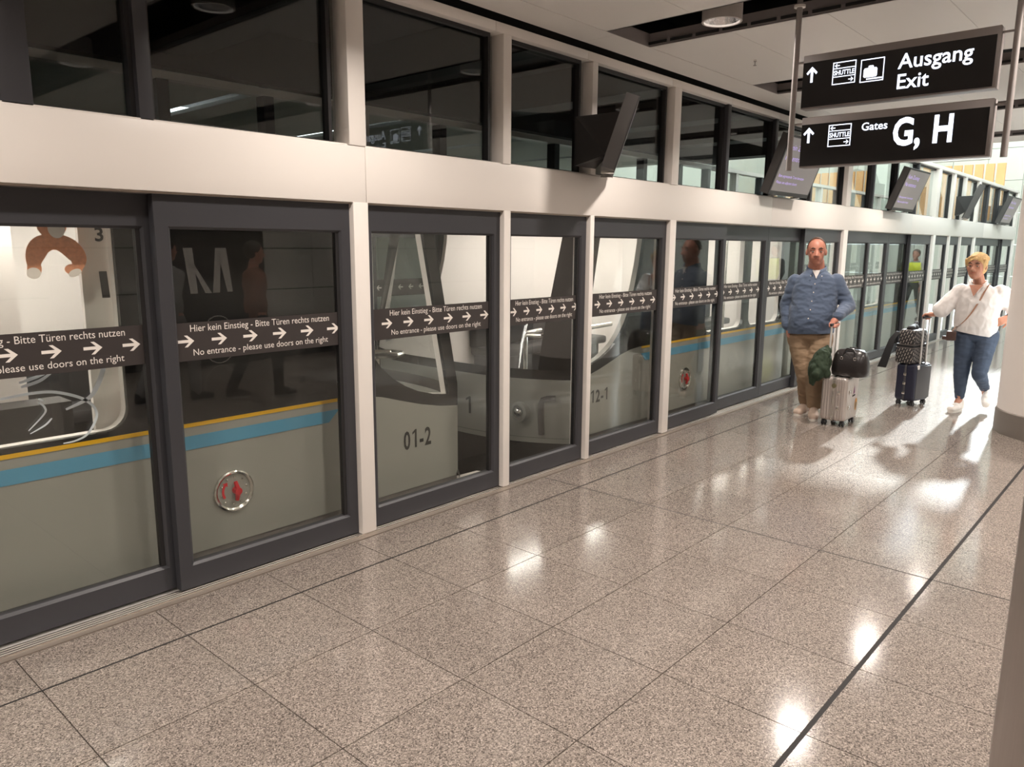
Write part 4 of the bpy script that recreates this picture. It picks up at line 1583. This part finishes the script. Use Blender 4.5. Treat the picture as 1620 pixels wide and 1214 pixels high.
# ---------------- woman in the white shirt
WP = Vector((8.93, 1.68, 0))
w_rz = math.atan2(WP.y, WP.x) - PI / 2
wom = empty('person', WP, w_rz)
tag(wom, 'woman in loose white shirt and cropped jeans striding with a dark suitcase', 'person')
SW = 0.00650


def jw(px, py, dy=0.0):
    return Vector(((px - 1519.5 - 0.106 * (650 - py)) * SW, dy, (650 - py) * SW))


bl = Blob()
LWd = head(bl, jw(1543.5, 418.5, -0.03), -0.28, 1.06)
bl.chain((jw(1546, 434, 0.0), 0.050), (jw(1547, 448, 0.02), 0.060))
bl.ell(jw(1546, 470, 0.02), (0.15, 0.09, 0.17))
bl.ell(jw(1541, 515, 0.02), (0.14, 0.10, 0.14))
RSH, REL, RWR = jw(1522, 459, 0.02), jw(1492, 487, -0.04), jw(1472, 503, -0.02)
LSH, LEL, LWR = jw(1576, 459, 0.02), jw(1597, 479, 0.10), jw(1586, 495, -0.02)
GRIP_W2 = Vector((9.021, 2.104, 0.957))
_inv2 = Matrix.Rotation(-w_rz, 4, 'Z') @ Matrix.Translation(-WP)
GRIP2 = _inv2 @ GRIP_W2
AX2 = Matrix.Rotation(-w_rz, 3, 'Z') @ Vector((0.97, -0.24, 0))
RWR = GRIP2 + Vector((0.075, -0.01, 0.035))
bl.chain((RSH, 0.045), (REL, 0.040), (RWR, 0.027))
fist(bl, RWR, GRIP2 + Vector((0, 0, 0.006)), AX2, 0.013, 0.98, 1)
bl.chain((LSH, 0.045), (LEL, 0.040), (LWR, 0.028))
open_hand(bl, LWR, (-0.75, -0.25, -0.45), (0.2, -0.9, 0.2), 0.95, 0.3, -1)
RH, RK, RA = jw(1529, 528, 0.02), jw(1521, 590, -0.04), jw(1518, 631, 0.04)
LH, LK, LA = jw(1557, 526, 0.02), jw(1546, 584, -0.12), jw(1553.5, 617, 0.20)
bl.chain((RH, 0.085), (RK, 0.052), (RA, 0.034))
bl.chain((LH, 0.085), (LK, 0.052), (LA, 0.034))
bl.chain((RA, 0.034), (RA + Vector((-0.03, -0.07, -0.075)), 0.030))
bl.chain((LA, 0.034), (LA + Vector((0.02, 0.0, -0.08)), 0.030))
link(bl.mesh('body', 0.0056, 4), 'body', 'skin_w', wom)
face_parts(wom, LWd, 1.06)
hb = Blob()
hb.ell(LWd(0.0, 0.024, 0.034), (0.092, 0.112, 0.108))
hb.ell(LWd(0.0, 0.062, -0.01), (0.080, 0.066, 0.085))
for i in range(9):
    f = (i - 4) / 4.0
    hb.cap(LWd(0.055 * f + 0.02, 0.05, 0.112 - 0.040 * f * f), LWd(0.062 * f - 0.010, -0.052 + 0.016 * abs(f), 0.094 - 0.028 * f * f), 0.020, 0.013)
for sx in (-1, 1):
    hb.cap(LWd(0.075 * sx, -0.035, 0.06), LWd(0.080 * sx, -0.012, 0.012), 0.018, 0.012)
hair_me = hb.mesh('hair', 0.006, 2, 0.003, 20, fstretch=(2.0, 0.8, 0.8))
bmh = bmesh.new()
bmh.from_mesh(hair_me)
fc = LWd(0, -0.10, -0.035)
kill = [v for v in bmh.verts if (v.co - fc).length < 0.102]
bmesh.ops.delete(bmh, geom=kill, context='VERTS')
bmh.to_mesh(hair_me)
bmh.free()
link(hair_me, 'hair', 'hair_blond', wom)
sb = Blob()
sb.loft([(jw(cx, py, 0.02), hw * SW, df, db) for py, cx, hw, df, db in (
    (443, 1546, 10, 0.06, 0.06), (447, 1546.5, 14, 0.075, 0.075), (451, 1547, 21, 0.09, 0.09), (455, 1547.5, 27, 0.105, 0.10), (462, 1548, 31, 0.125, 0.11), (474, 1546.5, 31.5, 0.148, 0.118), (487, 1544.5, 30.5, 0.150, 0.122), (500, 1543, 30.5, 0.152, 0.125), (511, 1542, 30, 0.150, 0.125), (520, 1541.5, 28.5, 0.140, 0.12), (528, 1541, 26, 0.125, 0.11))])
sb.chain((RSH, 0.082), (REL + Vector((0.02, 0, 0.0)), 0.080), (RWR + Vector((0.065, 0.0, 0.03)), 0.056))
sb.chain((LSH, 0.082), (LEL + Vector((0, 0, 0)), 0.076), (LWR + Vector((0.035, 0.04, 0.055)), 0.062))
sb.cap(jw(1570, 472, 0.02), jw(1587, 477, 0.06), 0.07, 0.06)
ws_me = sb.mesh('shirt', 0.009, 7, 0.0065, 7.0, cut=[(jw(1541, 523.5), (-0.16, 0, -1)), (jw(1546, 443.5), (0, -0.35, 1))], fstretch=(1.5, 1, 1.0))
wsh = link(ws_me, 'shirt', 'shirt_white', wom)
bvw = bvh_of(ws_me)
b = MB()
vs = [b.bm.verts.new(p) for p in (jw(1534, 447, -0.085), jw(1553, 446, -0.085), jw(1546, 454, -0.112), jw(1539, 464, -0.128))]
b.bm.faces.new(vs)
b.build('neckline_skin', 'skin_w', wom)
collar(wsh, jw(1545.5, 445, 0.018), 0.074, 0.078, 0.034, 0.050, 0.045, 'shirt_white', 0.42)
pl = [front(bvw, jw(px, py).x, jw(px, py).z, off=0.003) for px, py in ((1537, 466), (1535.5, 478), (1533.5, 490), (1532, 502), (1530.5, 514), (1530, 519))]
pl = [p for p in pl if p]
b = MB()
b.rings([[p + Vector((-0.014, 0.0015, 0)), p + Vector((0.014, 0.0015, 0)), p + Vector((0.014, 0.009, 0)), p + Vector((-0.014, 0.009, 0))] for p in pl])
b.build('placket', 'shirt_white', wsh, True)
tb = Blob()
tb.ell(jw(1543, 524, 0.02), (0.168, 0.125, 0.10))
tb.chain((RH, 0.108), (RK, 0.067), (RA + Vector((0, 0, 0.035)), 0.044))
tb.chain((LH, 0.108), (LK, 0.068), (LA + Vector((0, 0, 0.02)), 0.045))
link(tb.mesh('jeans', 0.008, 6, 0.005, 9, cut=[((0, 0, 0.115), (0, 0, -1))], fstretch=(0.7, 1, 1.6)), 'jeans', 'denim', wom)
shoe(wom, RA + Vector((0.025, 0.05, -RA.z)), RA + Vector((-0.075, -0.17, -RA.z)), 0.92, 'shoe_white', 'sole_white')
shoe(wom, LA + Vector((0.03, 0.08, -0.02)), LA + Vector((0.02, -0.09, -0.165)), 0.92, 'shoe_white', 'sole_white')
# wristwatch and bracelet
b = MB()
b.tube([LWR + Vector((0.0, 0.0, 0.004)), LWR + Vector((0.014, 0.006, 0.018))], [0.034, 0.035], 14)
b.build('wristwatch', 'cloth_black', wom, True)
# cross-body bag
bag = empty('crossbody_bag', WP, w_rz)
tag(bag, 'small brown crossbody bag on a tan strap worn by the woman', 'bag')
pts = [(1561, 444), (1558, 449), (1554, 456), (1549, 467), (1543, 478), (1536, 490), (1529, 500), (1522, 508), (1515, 513)]
pp = []
for px, py in pts:
    q = front(bvw, jw(px, py).x, jw(px, py).z, off=0.006)
    if q is None:
        q = jw(px, py, -0.10)
    pp.append(q)
pp += [jw(1511, 518, -0.12), jw(1508, 523, -0.12)]
b = MB()
b.rings([[p + Vector((-0.011, 0, -0.007)), p + Vector((0.011, 0, 0.007)), p + Vector((0.011, 0.004, 0.007)), p + Vector((-0.011, 0.004, -0.007))] for p in pp])
b.build('strap', 'leather_tan', bag, True)
q = jw(1508.5, 527, -0.12)
MB().box(q.x - 0.045, q.x + 0.045, q.y - 0.025, q.y + 0.03, q.z - 0.05, q.z + 0.05, 0.012).build('pouch', 'leather_brown', bag, True)
q = jw(1502, 530, -0.13)
MB().box(q.x - 0.04, q.x + 0.03, q.y - 0.012, q.y + 0.012, q.z - 0.022, q.z + 0.018, 0.008).build('tassel', 'leather_brown', bag, True)


# ---------------- further passengers (seen mirrored in the glass)
def walker(pos, face, label, top, bottom, hairm, k=1.0, vest=None, pack=None):
    root = empty('person', pos, face)
    tag(root, label, 'person')
    z = lambda v: v * k
    V3 = lambda x, y, zz: Vector((x * k, y * k, zz * k))
    bl = Blob()
    L = head(bl, V3(0, -0.02, 1.62), 0, k)
    bl.chain((V3(0, 0, 1.50), 0.055 * k), (V3(0, 0.01, 1.38), 0.07 * k))
    bl.ell(V3(0, 0.0, 1.2), (0.16 * k, 0.10 * k, 0.24 * k))
    for s, yy in ((-1, -0.12), (1, 0.12)):
        bl.chain((V3(0.19 * s, 0, 1.36), 0.05 * k), (V3(0.24 * s, yy * 0.5 + 0.04, 1.10), 0.042 * k), (V3(0.23 * s, yy, 0.88), 0.03 * k))
        open_hand(bl, V3(0.23 * s, yy, 0.86), (0, -0.1, -1), (s, 0, 0), k, 0.3, -1)
        bl.chain((V3(0.09 * s, 0, 0.92), 0.09 * k), (V3(0.09 * s, -yy * 1.2 - 0.04, 0.50), 0.06 * k), (V3(0.09 * s, -yy * 2.0 + 0.05, 0.09), 0.04 * k))
    link(bl.mesh('body', 0.009, 3), 'body', 'skin_m', root)
    face_parts(root, L, k)
    hb = Blob()
    hb.ell(L(0, 0.022, 0.03), (0.090 * k, 0.108 * k, 0.108 * k))
    link(hb.mesh('hair', 0.012, 3, cut=[(L(0, -0.04, 0.05), (0, -0.8, -0.6)), (L(0, 0, -0.06), (0, 0, -1))]), 'hair', hairm, root)
    sb = Blob()
    sb.ell(V3(0, 0, 1.28), (0.20 * k, 0.125 * k, 0.20 * k))
    sb.ell(V3(0, 0, 1.05), (0.175 * k, 0.125 * k, 0.20 * k))
    for s, yy in ((-1, -0.12), (1, 0.12)):
        sb.chain((V3(0.19 * s, 0, 1.36), 0.068 * k), (V3(0.24 * s, yy * 0.5 + 0.04, 1.10), 0.06 * k), (V3(0.23 * s, yy, 0.92), 0.045 * k))
    link(sb.mesh('shirt', 0.013, 4, cut=[(V3(0, 0, 0.88), (0, 0, -1))]), 'shirt', top, root)
    tb = Blob()
    tb.ell(V3(0, 0, 0.92), (0.17 * k, 0.12 * k, 0.12 * k))
    for s, yy in ((-1, -0.12), (1, 0.12)):
        tb.chain((V3(0.09 * s, 0, 0.90), 0.098 * k), (V3(0.09 * s, -yy * 1.2 - 0.04, 0.50), 0.072 * k), (V3(0.09 * s, -yy * 2.0 + 0.05, 0.11), 0.055 * k))
    link(tb.mesh('trousers', 0.012, 4, cut=[(V3(0, 0, 0.075), (0, 0, -1))]), 'trousers', bottom, root)
    for s, yy in ((-1, -0.12), (1, 0.12)):
        a = V3(0.09 * s, -yy * 2.0 + 0.05, 0)
        shoe(root, a + Vector((0, 0.06, 0)), a + Vector((0, -0.2, 0)), k, 'cloth_black', 'cloth_grey')
    if vest:
        vb = Blob()
        vb.ell(V3(0, 0, 1.27), (0.212 * k, 0.138 * k, 0.205 * k))
        vb.ell(V3(0, 0, 1.05), (0.188 * k, 0.138 * k, 0.20 * k))
        link(vb.mesh('vest', 0.012, 4, cut=[(V3(0, 0, 0.92), (0, 0, -1)), (V3(0, 0, 1.43), (0, 0, 1))]), 'vest', vest, root)
    return root


walker((4.35, -0.62, 0), math.radians(100), 'passenger in rust top and dark trousers walking behind the photographer', 'cloth_rust', 'cloth_black', 'hair_dark', 0.98)
walker((3.55, -0.95, 0), math.radians(80), 'passenger in grey top and grey trousers behind the photographer', 'cloth_grey', 'cloth_grey', 'hair_dark', 1.0)
walker((17.6, -0.3, 0), math.radians(-75), 'staff member in a yellow vest over black clothes', 'cloth_black', 'cloth_black', 'hair_dark', 1.0, 'vest_yellow')
walker((19.6, 2.1, 0), math.radians(-80), 'staff member in grey top and yellow vest near the end of the platform', 'cloth_grey', 'cloth_black', 'hair_brown', 0.95, 'vest_yellow')

# ------------------------------------------------------------------ luggage
M['case_silver'] = pmat('ribbed_aluminium', (0.66, 0.60, 0.57), 0.30, 0.85, noise_scale=8, noise_amt=0.06)
M['case_navy'] = pmat('case_navy', (0.014, 0.015, 0.032), 0.38, noise_scale=3, noise_amt=0.2)
M['case_slate'] = pmat('case_slate', (0.055, 0.052, 0.055), 0.5)
M['wheel'] = pmat('wheel_black', (0.02, 0.018, 0.02), 0.45)
M['bag_black'] = pmat('bag_black_leather', (0.013, 0.010, 0.010), 0.28, spec=0.6, bump=0.15, bscale=60)
M['jacket_green'] = pmat('jacket_green', (0.020, 0.036, 0.018), 0.85, bump=0.3, bscale=30)
M['jacket_black'] = pmat('jacket_black', (0.010, 0.009, 0.010), 0.85)
M['sticker_gold'] = pmat('sticker_gold', (0.55, 0.24, 0.03), 0.5)
M['sticker_purple'] = pmat('sticker_purple', (0.22, 0.05, 0.16), 0.5)
M['sticker_olive'] = pmat('sticker_olive', (0.12, 0.10, 0.05), 0.5)


def pattern_mat():
    m, nt, b, out = nmat('woven_pattern')
    tc = nt.nodes.new('ShaderNodeTexCoord')
    mp = nt.nodes.new('ShaderNodeMapping')
    mp.inputs['Scale'].default_value = (1, 1, 1)
    nt.links.new(tc.outputs['UV'], mp.inputs[0])
    br = nt.nodes.new('ShaderNodeTexBrick')
    br.inputs['Scale'].default_value = 1.0
    br.inputs['Brick Width'].default_value = 0.048
    br.inputs['Row Height'].default_value = 0.026
    br.inputs['Mortar Size'].default_value = 0.0105
    br.inputs['Mortar Smooth'].default_value = 0.2
    br.inputs['Color1'].default_value = (0.40, 0.35, 0.31, 1)
    br.inputs['Color2'].default_value = (0.30, 0.26, 0.23, 1)
    br.inputs['Mortar'].default_value = (0.018, 0.015, 0.015, 1)
    mp.inputs['Rotation'].default_value = (0, 0, 1.25)
    nt.links.new(mp.outputs[0], br.inputs['Vector'])
    nt.links.new(br.outputs['Color'], b.inputs['Base Color'])
    b.inputs['Roughness'].default_value = 0.7
    return m


M['pattern'] = pattern_mat()
M['bag_trim'] = pmat('bag_trim', (0.12, 0.10, 0.09), 0.6)


def rr_outline(w, d, r, n=6, rib=0.0, pitch=0.024):
    """rounded rectangle; rib>0 adds shallow vertical ribs along the straight sides"""
    pts = []
    hw, hd = w / 2, d / 2
    segs = [((hw, -hd + r), (hw, hd - r), (1, 0), hw - r, hd - r, 0), ((hw - r, hd), (-hw + r, hd), (0, 1), -hw + r, hd - r, PI / 2), ((-hw, hd - r), (-hw, -hd + r), (-1, 0), -hw + r, -hd + r, PI), ((-hw + r, -hd), (hw - r, -hd), (0, -1), hw - r, -hd + r, 1.5 * PI)]
    for a, b, nrm, cx, cy, a0 in segs:
        L = math.hypot(b[0] - a[0], b[1] - a[1])
        k = max(1, int(L / pitch))
        for i in range(k):
            for f, o in ((0.0, -rib), (0.22, rib * 0), (0.78, rib * 0), (1.0, -rib)):
                if i < k - 1 and f == 1.0:
                    continue
                t = (i + f) / k
                pts.append((a[0] + (b[0] - a[0]) * t + nrm[0] * o, a[1] + (b[1] - a[1]) * t + nrm[1] * o))
        st = {0: 0, 1: PI / 2, 2: PI, 3: 1.5 * PI}[segs.index((a, b, nrm, cx, cy, a0))]
        ccx, ccy = {0: (hw - r, hd - r), 1: (-hw + r, hd - r), 2: (-hw + r, -hd + r), 3: (hw - r, -hd + r)}[segs.index((a, b, nrm, cx, cy, a0))]
        for i in range(1, n):
            an = st + PI / 2 * i / n
            pts.append((ccx + r * math.cos(an), ccy + r * math.sin(an)))
    return pts


def suitcase(pos, rz, label, w, d, h, body, rib, pole_u, pole_v, grip_z, name='suitcase'):
    root = empty(name, pos, rz)
    tag(root, label, 'suitcase')
    z0 = 0.052
    ol = rr_outline(w, d, 0.03, 6, rib)
    sm = lambda q: [(x * (1 - 2 * q / w), y * (1 - 2 * q / d)) for x, y in ol]
    R = []
    for q, z in ((0.03, z0), (0.012, z0 + 0.006), (0.003, z0 + 0.018), (0.0, z0 + 0.035), (0.0, h - 0.035), (0.003, h - 0.018), (0.012, h - 0.006), (0.03, h)):
        R.append([(x, y, z) for x, y in sm(q)])
    MB().rings(R).build('shell', body, root)
    # seam frame round the case, in the plane of the long side
    b = MB()
    so = 0.004
    path = []
    hw = w / 2 + so
    for x, z in rrect(-hw, hw, z0 - so, h + so, 0.035, 5):
        path.append((x, 0, z))
    rg = []
    n = len(path)
    cz = (z0 + h) / 2
    for p in path + [path[0]]:
        v = Vector(p)
        c = Vector((0, 0, cz))
        o = (v - c).normalized() * 0.006
        rg.append([v + Vector((0, -0.011, 0)), v + Vector((0, -0.011, 0)) + o * 0.4, v + Vector((0, 0.011, 0)) + o * 0.4, v + Vector((0, 0.011, 0)) - o])
    b.rings(rg, False, False)
    b.build('seam_frame', 'chrome' if rib else 'case_slate', root)
    return root, z0


def casters(root, w, d):
    for sx in (-1, 1):
        for sy in (-1, 1):
            x, y = sx * (w / 2 - 0.045), sy * (d / 2 - 0.035)
            b = MB()
            b.box(x - 0.018, x + 0.018, y - 0.016, y + 0.016, 0.028, 0.056, 0.004)
            f = b.build('caster', 'wheel', root, True)
            for k in (-1, 1):
                b = MB()
                b.cyl((x, y + k * 0.007, 0.023), (x, y + k * 0.020, 0.023), 0.023, 18)
                b.build('wheel', 'wheel', f, True)


def trolley(root, u, v, gap, h, gz, mat='alu'):
    b = MB()
    for s in (-1, 1):
        MB().box(u + s * gap / 2 - 0.008, u + s * gap / 2 + 0.008, v - 0.007, v + 0.007, h - 0.02, gz, 0.002).build('handle_tube', mat, root, True)
    MB().box(u - gap / 2 - 0.022, u + gap / 2 + 0.022, v - 0.013, v + 0.013, gz - 0.014, gz + 0.014, 0.008).build('handle_grip', 'wheel', root, True)


cs, z0 = suitcase((7.505, 2.445, 0), 0.0, 'ribbed silver aluminium suitcase with two stickers beside the man', 0.36, 0.235, 0.475, 'case_silver', 0.0035, 0, 0, 0.957)
casters(cs, 0.36, 0.235)
trolley(cs, -0.005, 0.100, 0.15, 0.475, 0.957)
b = MB()
b.cyl((-0.186, -0.003, 0.395), (-0.192, -0.003, 0.395), 0.022, 18)
b.build('lock', 'sticker_olive', cs, True)
for zz in (0.18, 0.33):
    MB().box(-0.10, -0.06, -0.126, -0.117, zz - 0.02, zz + 0.02, 0.003).build('latch', 'chrome', cs, True)
    MB().box(-0.192, -0.182, -0.062, -0.035, zz - 0.018, zz + 0.018, 0.003).build('latch', 'chrome', cs, True)
b = MB()
vs = [b.bm.verts.new(p) for p in ((0.015, -0.1195, 0.30), (0.065, -0.1195, 0.31), (0.045, -0.1195, 0.385))]
b.bm.faces.new(vs)
t_ = b.build('travel_sticker', 'sticker_purple', cs)
b = MB()
vs = [b.bm.verts.new(p) for p in ((-0.005, -0.1195, 0.275), (0.075, -0.1195, 0.28), (0.075, -0.1195, 0.296), (-0.005, -0.1195, 0.291))]
b.bm.faces.new(vs)
b.build('sticker_caption', 'cloth_black', t_)
b = MB()
vs = [b.bm.verts.new((0.115 + 0.034 * math.cos(a), -0.1195, 0.19 + 0.062 * math.sin(a))) for a in [2 * PI * k / 18 for k in range(18)]]
b.bm.faces.new(vs)
t_ = b.build('round_sticker', 'sticker_gold', cs)
b = MB()
vs = [b.bm.verts.new((0.118 + 0.018 * math.cos(a), -0.1202, 0.18 + 0.035 * math.sin(a))) for a in [2 * PI * k / 18 for k in range(18)]]
b.bm.faces.new(vs)
b.build('sticker_motif', 'sticker_olive', t_)

# black leather bag on the silver case
hb_ = empty('leather_bag', (7.475, 2.358, 0.481), PI / 2)
tag(hb_, 'glossy black leather bag resting on the silver suitcase', 'bag')
R = []
for z, w_, d_ in ((0.0, 0.27, 0.16), (0.008, 0.30, 0.19), (0.05, 0.315, 0.20), (0.12, 0.305, 0.185), (0.18, 0.28, 0.15), (0.215, 0.25, 0.10), (0.232, 0.20, 0.05), (0.238, 0.12, 0.02)):
    R.append([(x * 1.06, y * 1.02, z * 1.08) for x, y in rr_outline(w_, d_, min(w_, d_) * 0.40, 6)][:])
mn = min(len(r) for r in R)
R2 = []
for r in R:
    n = 48
    # resample the outline to 48 points by angle so that all rings match
    P = [Vector(p) for p in r]
    L = [0]
    for i in range(len(P)):
        L.append(L[-1] + (P[(i + 1) % len(P)] - P[i]).length)
    q = []
    for k in range(n):
        t = L[-1] * k / n
        i = max(j for j in range(len(P)) if L[j] <= t + 1e-9)
        f = (t - L[i]) / max(1e-9, L[i + 1] - L[i])
        q.append(P[i].lerp(P[(i + 1) % len(P)], f))
    R2.append(q)
MB().rings(R2).build('bag_body', 'bag_black', hb_, True, ang=math.radians(80))
for y in (-0.045, 0.045):
    b = MB()
    pts = [(-0.06, y * 1.9, 0.16), (-0.055, y * 1.5, 0.22), (-0.03, y, 0.262), (0.03, y, 0.262), (0.055, y * 1.5, 0.22), (0.06, y * 1.9, 0.16)]
    b.tube(pts, 0.009, 8)
    b.build('bag_handle', 'bag_black', hb_, True)
for x, y, z in ((-0.06, 0.092, 0.175), (0.06, 0.092, 0.175), (-0.06, -0.092, 0.175), (0.06, -0.092, 0.175)):
    b = MB()
    b.tube([(x + 0.012 * math.cos(a), y, z + 0.014 * math.sin(a)) for a in [2 * PI * k / 12 for k in range(12)]], 0.003, 6, True)
    b.build('buckle_ring', 'chrome', hb_, True)
b = MB()
b.tube([(-0.14, 0, 0.205), (-0.08, 0, 0.232), (0.0, 0, 0.240), (0.08, 0, 0.232), (0.14, 0, 0.205)], 0.005, 6)
b.build('zip', 'chrome', hb_, True)

# green jacket draped beside the bag
jk = empty('folded_jacket', (7.41, 2.535, 0.47))
tag(jk, 'dark green jacket draped over the suitcase behind the black bag', 'jacket')
bl = Blob()
bl.ell((-0.055, 0.055, 0.13), (0.085, 0.085, 0.125), (0.0, 0.45, 0.0))
bl.ell((-0.105, 0.075, 0.06), (0.06, 0.075, 0.11), (0.0, 0.25, 0.0))
bl.cap((0.055, 0.035, 0.255), (-0.05, 0.05, 0.20), 0.030, 0.06)
bl.cap((0.04, 0.06, 0.235), (-0.06, 0.12, 0.10), 0.03, 0.045)
bl.cap((-0.06, 0.02, 0.20), (-0.15, 0.06, 0.03), 0.04, 0.035)
bl.cap((-0.13, 0.09, 0.08), (-0.12, 0.10, -0.06), 0.04, 0.03)
bl.cap((-0.10, 0.02, 0.08), (-0.08, 0.0, 0.03), 0.045, 0.04)
link(bl.mesh('cloth', 0.007, 3, 0.011, 13, fstretch=(1.3, 1.3, 0.45)), 'cloth', 'jacket_green', jk)

# dark suitcase
ds, z0 = suitcase((9.02, 2.185, 0), math.radians(-14), 'dark navy hard suitcase with silver latches beside the woman', 0.32, 0.215, 0.455, 'case_navy', 0.0, 0, 0, 0.95)
casters(ds, 0.32, 0.215)
trolley(ds, 0.02, -0.078, 0.11, 0.455, 0.957)
for zz in (0.14, 0.245, 0.345):
    MB().box(-0.174, -0.160, -0.016, 0.016, zz - 0.014, zz + 0.014, 0.003).build('latch', 'chrome', ds, True)
MB().box(-0.13, -0.085, -0.113, -0.102, 0.40, 0.445, 0.008).build('corner_cap', 'white_metal', ds, True)
MB().box(-0.13, 0.15, -0.1105, -0.1065, 0.08, 0.43, 0.001).build('front_panel', 'case_slate', ds, True)

# patterned backpack on the dark case
bp_ = empty('patterned_backpack', (9.000, 2.222, 0.461), math.radians(-14))
tag(bp_, 'dark backpack with pale woven pattern standing on the navy suitcase', 'backpack')


def soft_box(x0, x1, y0, y1, z0, z1, r, lean=0.0):
    b = MB()
    R = []
    w_, d_ = x1 - x0, y1 - y0
    for q, f in ((0.5, 0), (0.15, 0.06), (0, 0.2), (0, 0.8), (0.15, 0.94), (0.5, 1)):
        z = z0 + (z1 - z0) * f
        ol = rr_outline(w_ - 2 * q * r, d_ - 2 * q * r, r * 0.8, 4)
        R.append([(x + (x0 + x1) / 2 + lean * (z - z0), y + (y0 + y1) / 2, z) for x, y in ol])
    n = 40
    R2 = []
    for r_ in R:
        P = [Vector(p) for p in r_]
        L = [0]
        for i in range(len(P)):
            L.append(L[-1] + (P[(i + 1) % len(P)] - P[i]).length)
        q = []
        for k in range(n):
            t = L[-1] * k / n
            i = max(j for j in range(len(P)) if L[j] <= t + 1e-9)
            f = (t - L[i]) / max(1e-9, L[i + 1] - L[i])
            q.append(P[i].lerp(P[(i + 1) % len(P)], f))
        R2.append(q)
    b.rings(R2)
    return b


def uv_wrap(o):
    """box-wrap UVs in metres: around the bag and up"""
    me = o.data
    uv = me.uv_layers.new(name='UVMap')
    for p in me.polygons:
        for li in p.loop_indices:
            v = me.vertices[me.loops[li].vertex_index].co
            n = p.normal
            a = v.y if abs(n.x) > abs(n.y) else v.x
            uv.data[li].uv = (a, v.z)


lo1 = soft_box(-0.155, 0.145, -0.10, 0.095, 0.0, 0.17, 0.03).build('lower_pocket', 'pattern', bp_, True)
uv_wrap(lo1)
bd = soft_box(-0.148, 0.135, -0.092, 0.09, 0.165, 0.205, 0.01).build('black_band', 'jacket_black', bp_, True)
lo2 = soft_box(-0.145, 0.125, -0.092, 0.085, 0.20, 0.36, 0.035, 0.10).build('upper_flap', 'pattern', bp_, True)
uv_wrap(lo2)
for zz, a in ((0.168, 0.0), (0.203, 0.0)):
    b = MB()
    b.tube([(x * 1.005, y * 1.005, zz) for x, y in rr_outline(0.292, 0.19, 0.025, 4)], 0.004, 6, True)
    b.build('piping', 'bag_trim', bp_, True)
bl = Blob()
bl.cap((-0.06, 0.0, 0.365), (0.06, 0.02, 0.372), 0.035, 0.04)
bl.cap((0.06, 0.02, 0.372), (0.10, 0.03, 0.42), 0.035, 0.02)
link(bl.mesh('top_cloth', 0.007, 3, 0.006, 14), 'top_cloth', 'jacket_black', bp_)
st_ = MB()
P = [(-0.11, 0.10, 0.33), (-0.17, 0.13, 0.25), (-0.20, 0.15, 0.13), (-0.215, 0.165, 0.04), (-0.23, 0.19, -0.06)]
st_.rings([[Vector(p) + Vector((-0.006, -0.028 - 0.006 * i, 0)), Vector(p) + Vector((0.006, -0.028 - 0.006 * i, 0)), Vector(p) + Vector((0.006, 0.028 + 0.004 * i, 0)), Vector(p) + Vector((-0.006, 0.028 + 0.004 * i, 0))] for i, p in enumerate(P)])
st_.build('hanging_sleeve', 'jacket_black', bp_, True)
